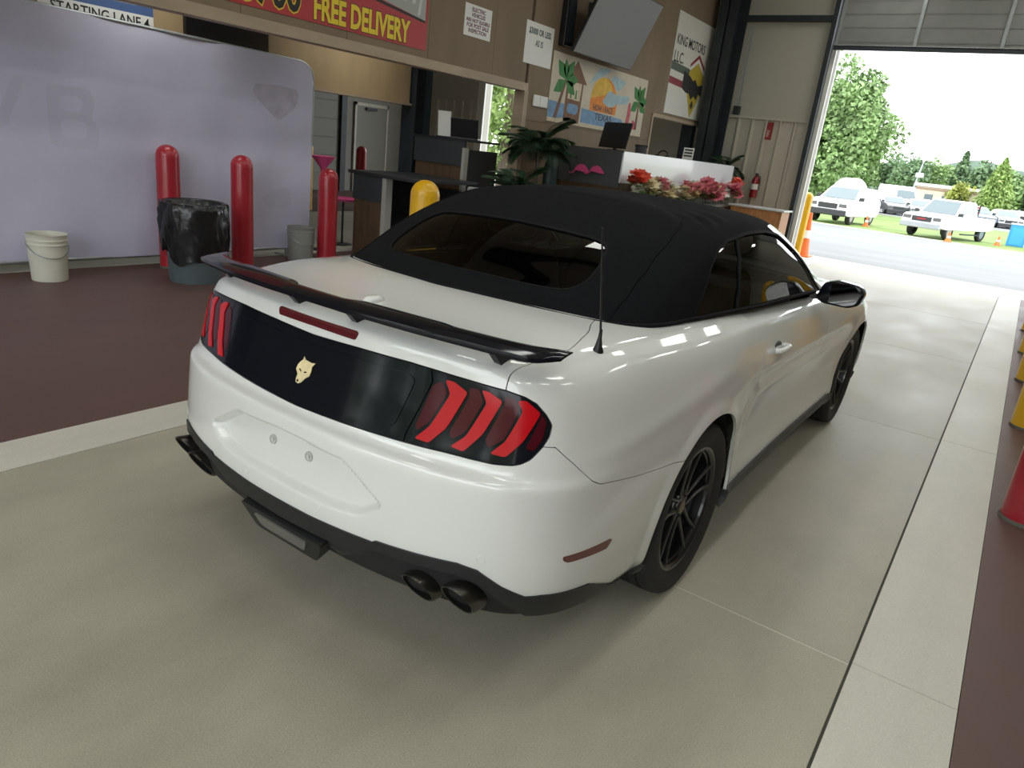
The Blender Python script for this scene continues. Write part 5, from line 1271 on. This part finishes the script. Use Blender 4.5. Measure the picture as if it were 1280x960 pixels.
def vehicle(kind, loc, heading, m, label, sc=1., detail=True, group='vehicles parked outside'):
    """local frame: front is -y, ground z=0"""
    t = thing({'truck': 'pickup_truck', 'suv': 'sport_utility_vehicle', 'car': 'parked_car', 'van': 'cargo_van'}[kind], label, 'truck' if kind == 'truck' else 'car' if kind != 'van' else 'van', loc, heading, group); t.scale = (sc,)*3
    if kind == 'truck':
        L, wd, wb, wr = 5.7, 1.0, (-1.75, 1.75), .39
        section_body('body', [(-2.85, .55), (-2.80, 1.02), (-2.6, 1.12), (-1.35, 1.20), (.75, 1.22), (2.80, 1.18), (2.85, .62), (2.2, .52), (-2.2, .48)], wd, m, t)
        section_body('cab', [(-1.40, 1.16), (-.70, 1.88), (-.4, 1.93), (.55, 1.92), (.72, 1.86), (.80, 1.16)], wd*.95, m, t, .18)
        win = [(-1.05, 1.28), (-.62, 1.80), (.50, 1.82), (.62, 1.28)]
        wf = ((-1.36, 1.24), (-.72, 1.86)); wr_ = ((.81, 1.26), (.73, 1.82))
    elif kind == 'suv':
        L, wd, wb, wr = 4.7, .94, (-1.38, 1.42), .37
        section_body('body', [(-2.35, .45), (-2.33, .95), (-2.1, 1.08), (-1.15, 1.16), (2.30, 1.14), (2.35, .55), (2.0, .38), (-2.0, .38)], wd, m, t)
        section_body('cab', [(-1.20, 1.12), (-.45, 1.70), (-.1, 1.77), (1.9, 1.74), (2.12, 1.62), (2.30, 1.12)], wd*.95, m, t, .20)
        win = [(-.85, 1.22), (-.35, 1.64), (1.75, 1.65), (2.0, 1.22)]; wf = ((-1.16, 1.18), (-.47, 1.68)); wr_ = ((2.30, 1.20), (2.14, 1.60))
    elif kind == 'van':
        L, wd, wb, wr = 5.6, 1.0, (-1.7, 1.7), .36
        section_body('body', [(-2.8, .45), (-2.75, 1.0), (-2.4, 1.25), (-1.7, 2.15), (-1.3, 2.35), (2.7, 2.35), (2.8, 2.2), (2.8, .5), (2.3, .4), (-2.3, .4)], wd, m, t, .06)
        win = [(-2.1, 1.35), (-1.65, 1.95), (-.9, 1.95), (-.9, 1.35)]; wf = ((-2.38, 1.32), (-1.72, 2.10)); wr_ = None
    else:
        L, wd, wb, wr = 4.6, .90, (-1.35, 1.35), .33
        section_body('body', [(-2.30, .40), (-2.28, .68), (-2.0, .82), (-1.0, .94), (1.5, .98), (2.2, .95), (2.30, .6), (2.0, .32), (-2.0, .32)], wd, m, t)
        section_body('cab', [(-1.05, .92), (-.25, 1.38), (.1, 1.44), (.8, 1.43), (1.1, 1.38), (1.85, .96)], wd*.93, m, t, .24)
        win = [(-.75, .99), (-.18, 1.34), (.95, 1.34), (1.5, 1.0)]; wf = ((-1.01, .95), (-.27, 1.365)); wr_ = ((1.82, .985), (1.12, 1.365))
    tz = lambda z, z0=1.14, z1=1.92: 0
    for sx in (-1, 1):
        k = wd*(.955 if kind != 'van' else 1.005)
        zt = max(p[1] for p in win); zb = min(p[1] for p in win)
        tum = {'truck': .18, 'suv': .20, 'van': .06, 'car': .24}[kind]; zlo = {'truck': 1.16, 'suv': 1.12, 'van': .4, 'car': .92}[kind]; zhi = {'truck': 1.93, 'suv': 1.77, 'van': 2.35, 'car': 1.44}[kind]
        xw = lambda z: sx*k*(1-(z-zlo)/(zhi-zlo)*tum)+sx*.004
        from_vf('side_window', [(xw(z), y, z) for y, z in win], [(0, 1, 2, 3) if sx < 0 else (3, 2, 1, 0)], M_VGL, t)
        for y in wb:
            w_ = MB().lathe([(wr*.62, -.10), (wr*.9, -.11), (wr, -.08), (wr, .08), (wr*.9, .11), (wr*.62, .10)], 24, Matrix.Translation((sx*(wd-.12), y, wr)) @ Matrix.Rotation(PI/2, 4, 'Y')).build('wheel', M_VTY, t, smooth=40)
            MB().lathe([(0, .085*sx), (wr*.60, .09*sx), (wr*.63, .05*sx)], 20, Matrix.Translation((sx*(wd-.12), y, wr)) @ Matrix.Rotation(PI/2, 4, 'Y')).build('hub', M_VRIM, w_, smooth=40)
            MB().lathe([(0, 0), (wr*1.18, 0), (wr*1.18, .012), (0, .012)], 24, Matrix.Translation((sx*(wd+.004)-.006, y, wr*1.02)) @ Matrix.Rotation(PI/2, 4, 'Y')).build('wheel_arch', M_VBL, t) if False else None
        MB().box((sx*wd-.02, wb[0]+.35, zlo+.02), (sx*(wd+.20), wb[0]+.50, zlo+.18), bevel=.02).build('mirror', M_VBL, t)
    if wf: 
        (ya, za), (yb_, zb_) = wf; k1, k2 = wd*.84, wd*.70
        from_vf('windscreen', [(-k1, ya-.012, za), (k1, ya-.012, za), (k2, yb_-.012, zb_), (-k2, yb_-.012, zb_)], [(0, 1, 2, 3)], M_VGL, t)
    if wr_:
        (ya, za), (yb_, zb_) = wr_; from_vf('rear_window', [(-wd*.80, ya+.012, za), (wd*.80, ya+.012, za), (wd*.68, yb_+.012, zb_), (-wd*.68, yb_+.012, zb_)], [(3, 2, 1, 0)], M_VGL, t)
    f0 = -L/2
    if detail:
        zg = {'truck': .88, 'suv': .80, 'van': .75, 'car': .55}[kind]
        MB().box((-.48*wd, f0-.02, zg-.10), (.48*wd, f0+.05, zg+.14), bevel=.02).build('grille', M_VBL, t)
        for sx in (-1, 1): MB().box((sx*.56*wd if sx > 0 else -.94*wd, f0-.01, zg-.02), (.94*wd if sx > 0 else -.56*wd, f0+.12, zg+.15), bevel=.02).build('headlamp', M_LENSC, t)
        MB().box((-wd*.98, f0-.10, zg-.42), (wd*.98, f0+.15, zg-.14), bevel=.04).build('bumper', M_GALV if kind == 'truck' else M_VBL, t)
        if kind == 'truck':
            MB().box((-.22, f0-.03, zg-.01), (.22, f0-.015, zg+.05)).build('badge', M_VRED, t)
            for k in range(4): MB().box((-wd*.9, .9, 1.28+.13*k), (wd*.9, .95, 1.35+.13*k)).build('rack_bar', M_VRED if k % 2 else M_VBL, t)
            MB().box((-wd*.9, .9, 1.18), (-wd*.84, .95, 1.8)).box((wd*.84, .9, 1.18), (wd*.9, .95, 1.8)).build('rack_post', M_VBL, t)
            MB().box((wd*.94, -.6, .30), (wd*1.08, 1.2, .36)).build('running_board', M_VBL, t)
    return t
hd = -.54
vehicle('truck', (-1.95, 44.3, -.64), -.36, M_CARW, 'white pickup truck parked on the grass seen through the lane door', 1.06)
vehicle('suv', (-7.55, 45.0, -.64), -.14, M_CARW, 'white sport utility vehicle on the grass beside the big tree', 1.20)
rn = random.Random(7)
cols = [(M_CARS, 'silver'), (M_CARW, 'white'), (M_CARD, 'dark grey'), (M_CARS, 'silver'), (M_CARW, 'white'), (M_CARB, 'blue'), (M_CARS, 'silver'), (M_CARD, 'dark grey')]
row = [(-14.4, 76), (-12.0, 76.5), (-9.6, 77), (-7.3, 77), (-5.0, 78), (-2.6, 79), (-.4, 80), (1.8, 81), (4.2, 82)]
ctx = ['behind the sport utility vehicle', 'left of the white van in the car park', 'before the white van in the car park', 'right of the white van in the car park', 'hidden partly by the pickup cab', 'behind the pickup bed', 'just right of the pickup', 'second right of the pickup', 'at the far right of the car park']
for k, ((x, y), cx_) in enumerate(zip(row, ctx)):
    m_, nm_ = cols[k % 8]; vehicle('car', (x, y, -.64), hd+.9+rn.uniform(-.1, .1), m_, f'{nm_} parked car {cx_}', 1.12, True, 'cars in the far car park')
for k, x in enumerate((-16.0, -9.0, -3.5, .5, 4.5)):
    m_, nm_ = cols[(k*3+1) % 8]; vehicle('car', (x, 95, -.64), hd+.9, m_, f'{nm_} car in the back row of the car park, {["leftmost", "second", "third", "fourth", "rightmost"][k]} there', 1.1, False, 'cars in the far back row')
vehicle('van', (-10.6, 86, -.64), hd+1.0, M_CARW, 'white van standing above the parked cars', 1.15)
# round white camper roof
t = thing('camper_trailer', 'round-topped white camper behind the sport utility vehicle', 'trailer', (-10.45, 60, -.64), .4)
MB().prism([(1.1*math.cos(a), .5+1.75*math.sin(a)) for a in np.linspace(0, PI, 16)], 3.6, plane_M((0, 1.8, .5), (1, 0, 0), (0, 0, 1))).build('shell', M_CARW, t, smooth=40)
MB().box((-.7, -1.83, 1.4), (.7, -1.80, 2.1)).build('end_window', M_VGL, t)
for sx in (-1, 1): MB().lathe([(0, -.08), (.33, -.08), (.33, .08), (0, .08)], 20, Matrix.Translation((sx*1.0, 0, .33)) @ Matrix.Rotation(PI/2, 4, 'Y')).build('wheel', M_VTY, t)
# low tan building
t = thing('low_building', 'low tan building with flat roof behind the pickup', 'building', (-7.5, 108, -.64))
MB().box((-4.2, 0, 0), (3.2, 8, 3.1)).build('wall', mat('tan_render', (.62, .54, .38), .8), t); MB().box((-4.4, -.2, 3.1), (3.4, 8.2, 3.5)).build('roof_fascia', mat('pale_fascia', (.70, .68, .62), .7), t)
MB().box((-4.3, -.1, 2.75), (3.3, 0, 2.95)).build('roof_band', mat('brown_band', (.30, .20, .14), .7), t)
for x in (-3, -1, 1): MB().box((x, -.04, 1.0), (x+1.0, .0, 2.2)).build('window', M_VGL, t)
# lamp pole
t = thing('light_pole', 'grey pole with a white lamp head above the car park', 'pole', (-13.5, 118, -.64))
MB().rod((0, 0, 0), (.6, 0, 6.2), .16, .10).build('pole', M_GALV, t, smooth=50); MB().box((.1, -.3, 4.3), (1.1, .3, 4.9), bevel=.05).build('lamp_head', M_CARW, t)
# cones, barrier, blue cabin
M_ORG = mat('orange_cone_plastic', (.75, .16, .03), .5)
def cone(x, y, z, label, h=.6):
    t = thing('traffic_cone', label, 'cone', (x, y, z), group='orange traffic cones outside')
    MB().box((-.19, -.19, 0), (.19, .19, .035), bevel=.008).build('base', M_ORG, t); MB().lathe([(.15, .035), (.10, h*.40), (.098, h*.40), (.075, h*.62), (.035, h), (0, h)], 20).build('cone_body', M_ORG, t, smooth=40)
    MB().lathe([(.103, h*.42), (.079, h*.60)], 20).build('white_band', M_PAPER, t, smooth=40)
cone(-2.27, 14.45, gz(14.3)-.02, 'orange traffic cone beside the yellow door bollard', .95)
cone(-6.1, 44.6, -.64, 'orange cone on the grass between the two white vehicles')
cone(-1.5, 40.9, -.64, 'orange cone in front of the pickup side', .5); cone(.55, 44.6, -.64, 'orange cone left of the blue cabin', .5)
t = thing('portable_toilet', 'small bright blue cabin beside the road at the far right', 'cabin', (1.30, 46.6, -.64))
MB().box((-.42, -.4, 0), (.42, .4, 1.15), bevel=.03).build('cabin', mat('bright_blue_plastic', (.04, .28, .62), .4), t); MB().box((-.30, -.415, .1), (.30, -.40, 1.0)).build('door', mat('mid_blue_plastic', (.05, .33, .68), .4), t); MB().box((-.45, -.43, 1.15), (.45, .43, 1.22), bevel=.03).build('roof', M_CARW, t)
t = thing('road_barrier', 'orange and white striped barrier beside the blue cabin', 'barrier', (2.7, 45.6, -.64))
for k in range(4): MB().box((-.9+.45*k, -.03, .55), (-.9+.45*(k+1), .03, .85)).build('board_stripe', M_ORG if k % 2 else M_PAPER, t)
for x in (-.8, .8): MB().prism([(-.3, 0), (-.22, 0), (.02, .9), (.22, 0), (.3, 0), (.06, 1.0), (-.02, 1.0)], .05, plane_M((x, 0, 0), (0, 1, 0), (0, 0, 1))).build('leg', M_PAPER, t)

# trees
def leafmat(n, c): return mat(n, c, .65, var=.45, vscale=.7)
LM = [leafmat('tree_leaf_mid', (.24, .36, .14)), leafmat('tree_leaf_light', (.26, .38, .10)), leafmat('tree_leaf_dark', (.15, .24, .115)), leafmat('tree_leaf_yellow', (.32, .36, .07))]  # mid and dark leaf tones lightened to stand in for haze
M_BARK = mat('tree_bark', (.10, .075, .05), .9)
def tree(loc, h, r, label, leaf, n=2600, size=.4, seed=1, shape='round', group='trees beyond the car park', cb=.18):
    g = np.random.default_rng(seed); t = thing('tree', label, 'tree', loc, group=group)
    MB().rod((0, 0, 0), (0, 0, h*.75), r*.07+.06, .05, 8).build('trunk', M_BARK, t, smooth=60)
    if shape == 'cone':
        cz = cb*h+(h*(1-cb))*g.random(n)**1.4; rr = r*(1-(cz-cb*h)/(h*(1-cb)))**.8*np.sqrt(g.random(n))*(.8+.3*g.random(n)); a = g.random(n)*2*PI
        C_ = np.c_[rr*np.cos(a), rr*np.sin(a), cz]
    else:
        k = 44; u_ = g.normal(size=(k, 3)); u_ /= np.linalg.norm(u_, axis=1)[:, None]; rad = .45+.4*g.random(k)
        cc = u_*rad[:, None]*[r, r, h*(1-cb)/2]+[0, 0, h*(1+cb)/2]; cr = (.24+.22*g.random(k))*r
        i = g.integers(0, k, n); q = g.normal(size=(n, 3)); q /= np.linalg.norm(q, axis=1)[:, None]
        C_ = cc[i]+q*cr[i][:, None]*(.55+.5*g.random(n))[:, None]; C_[:, 2] = np.maximum(C_[:, 2], .3)
    d1 = g.normal(size=(n, 3)); d1 /= np.linalg.norm(d1, axis=1)[:, None]; d2 = np.cross(d1, g.normal(size=(n, 3))); d2 /= np.linalg.norm(d2, axis=1)[:, None]
    s_ = size*(.6+.8*g.random(n))[:, None]
    V = np.stack([C_-d1*s_*.5, C_+d2*s_*.3, C_+d1*s_*.5, C_-d2*s_*.3], 1).reshape(-1, 3)
    me = bpy.data.meshes.new('crown'); me.vertices.add(len(V)); me.vertices.foreach_set('co', V.ravel()); me.loops.add(4*n); me.polygons.add(n)
    me.loops.foreach_set('vertex_index', np.arange(4*n)); me.polygons.foreach_set('loop_start', np.arange(n)*4); me.polygons.foreach_set('loop_total', np.full(n, 4)); me.update(); me.validate()
    me.materials.append(leaf); o = obj('crown', me, t); o['kind'] = 'stuff'
tree((-13.9, 68, -.64), 12.2, 4.9, 'tall broad tree beside the lane door jamb', LM[0], 24000, .40, 3, cb=.0)
tree((-21.0, 76, -.64), 8, 4.0, 'lower leafy tree behind the white sport utility vehicle', LM[0], 3500, .45, 31, cb=.05)
tree((-2.58, 104, -.64), 7.2, 2.7, 'bright green pointed tree standing right of the tan building', LM[1], 4500, .42, 4, 'cone', cb=.08)
tree((-6.6, 108, -.64), 4.4, 1.7, 'yellowish small tree at the corner of the tan building', LM[3], 1600, .4, 5)
tl = [(-26, 150, 10), (-21.5, 152, 9), (-17.5, 146, 9), (-14, 150, 8.6), (-10.5, 152, 10), (-7, 150, 9.2), (-3.5, 148, 8), (0, 152, 8.4), (3.5, 150, 8.6), (7, 150, 8), (11, 152, 9)]
pos_ = ['first', 'second', 'third', 'fourth', 'fifth', 'sixth', 'seventh', 'eighth', 'ninth', 'tenth', 'eleventh']
for k, (x, y, h) in enumerate(tl):
    tree((x, y, -.64), h, 3.2, f'dark green tree in the far tree line, {pos_[k]} from the left', LM[2] if k % 3 else LM[0], 1500, .75, 50+k, 'cone' if k in (4,) else 'round', cb=.02, group='far tree line')
tree((-16.6, 22.5, gz(22.5)), 7.5, 3.0, 'bright green tree outside the next lane door', LM[1], 5000, .26, 77, cb=.04)
tree((-20.5, 24.5, gz(24.5)), 7.0, 3.0, 'second green tree outside the next lane door', LM[1], 3000, .3, 78, cb=.04)
# wooded hills
V, F = [], []; n = 60; rg = random.Random(3)
for i in range(n+1):
    x = -160+4.6*i; hh = 13+3.2*math.sin(i*.22+1)+1.2*math.sin(i*.9)+rg.uniform(-.3, .3)
    V += [(x, 330, -2), (x, 345, hh*.7), (x, 370, hh)]
for i in range(n):
    for j in range(2): a = 3*i+j; F.append((a, a+3, a+4, a+1))
struct(from_vf('hills', V, F, mat('wooded_hillside', (.075, .12, .085), .9, var=.4, vscale=.12), None, True))

# unseen trees added behind the camera so tail lamp reflections stay dark 
for k, x in enumerate((-30, -22, -15, -9, -3, 3, 9, 15, 22)):
    tree((x, -42-(k % 3)*3, -.02), 9.5+(k % 4), 4.6, f'unseen tree added behind the rear lane door, {pos_[k]} from the left', LM[2] if k % 2 else LM[0], 1200, .9, 120+k, cb=.0, group='unseen trees added behind the rear door')
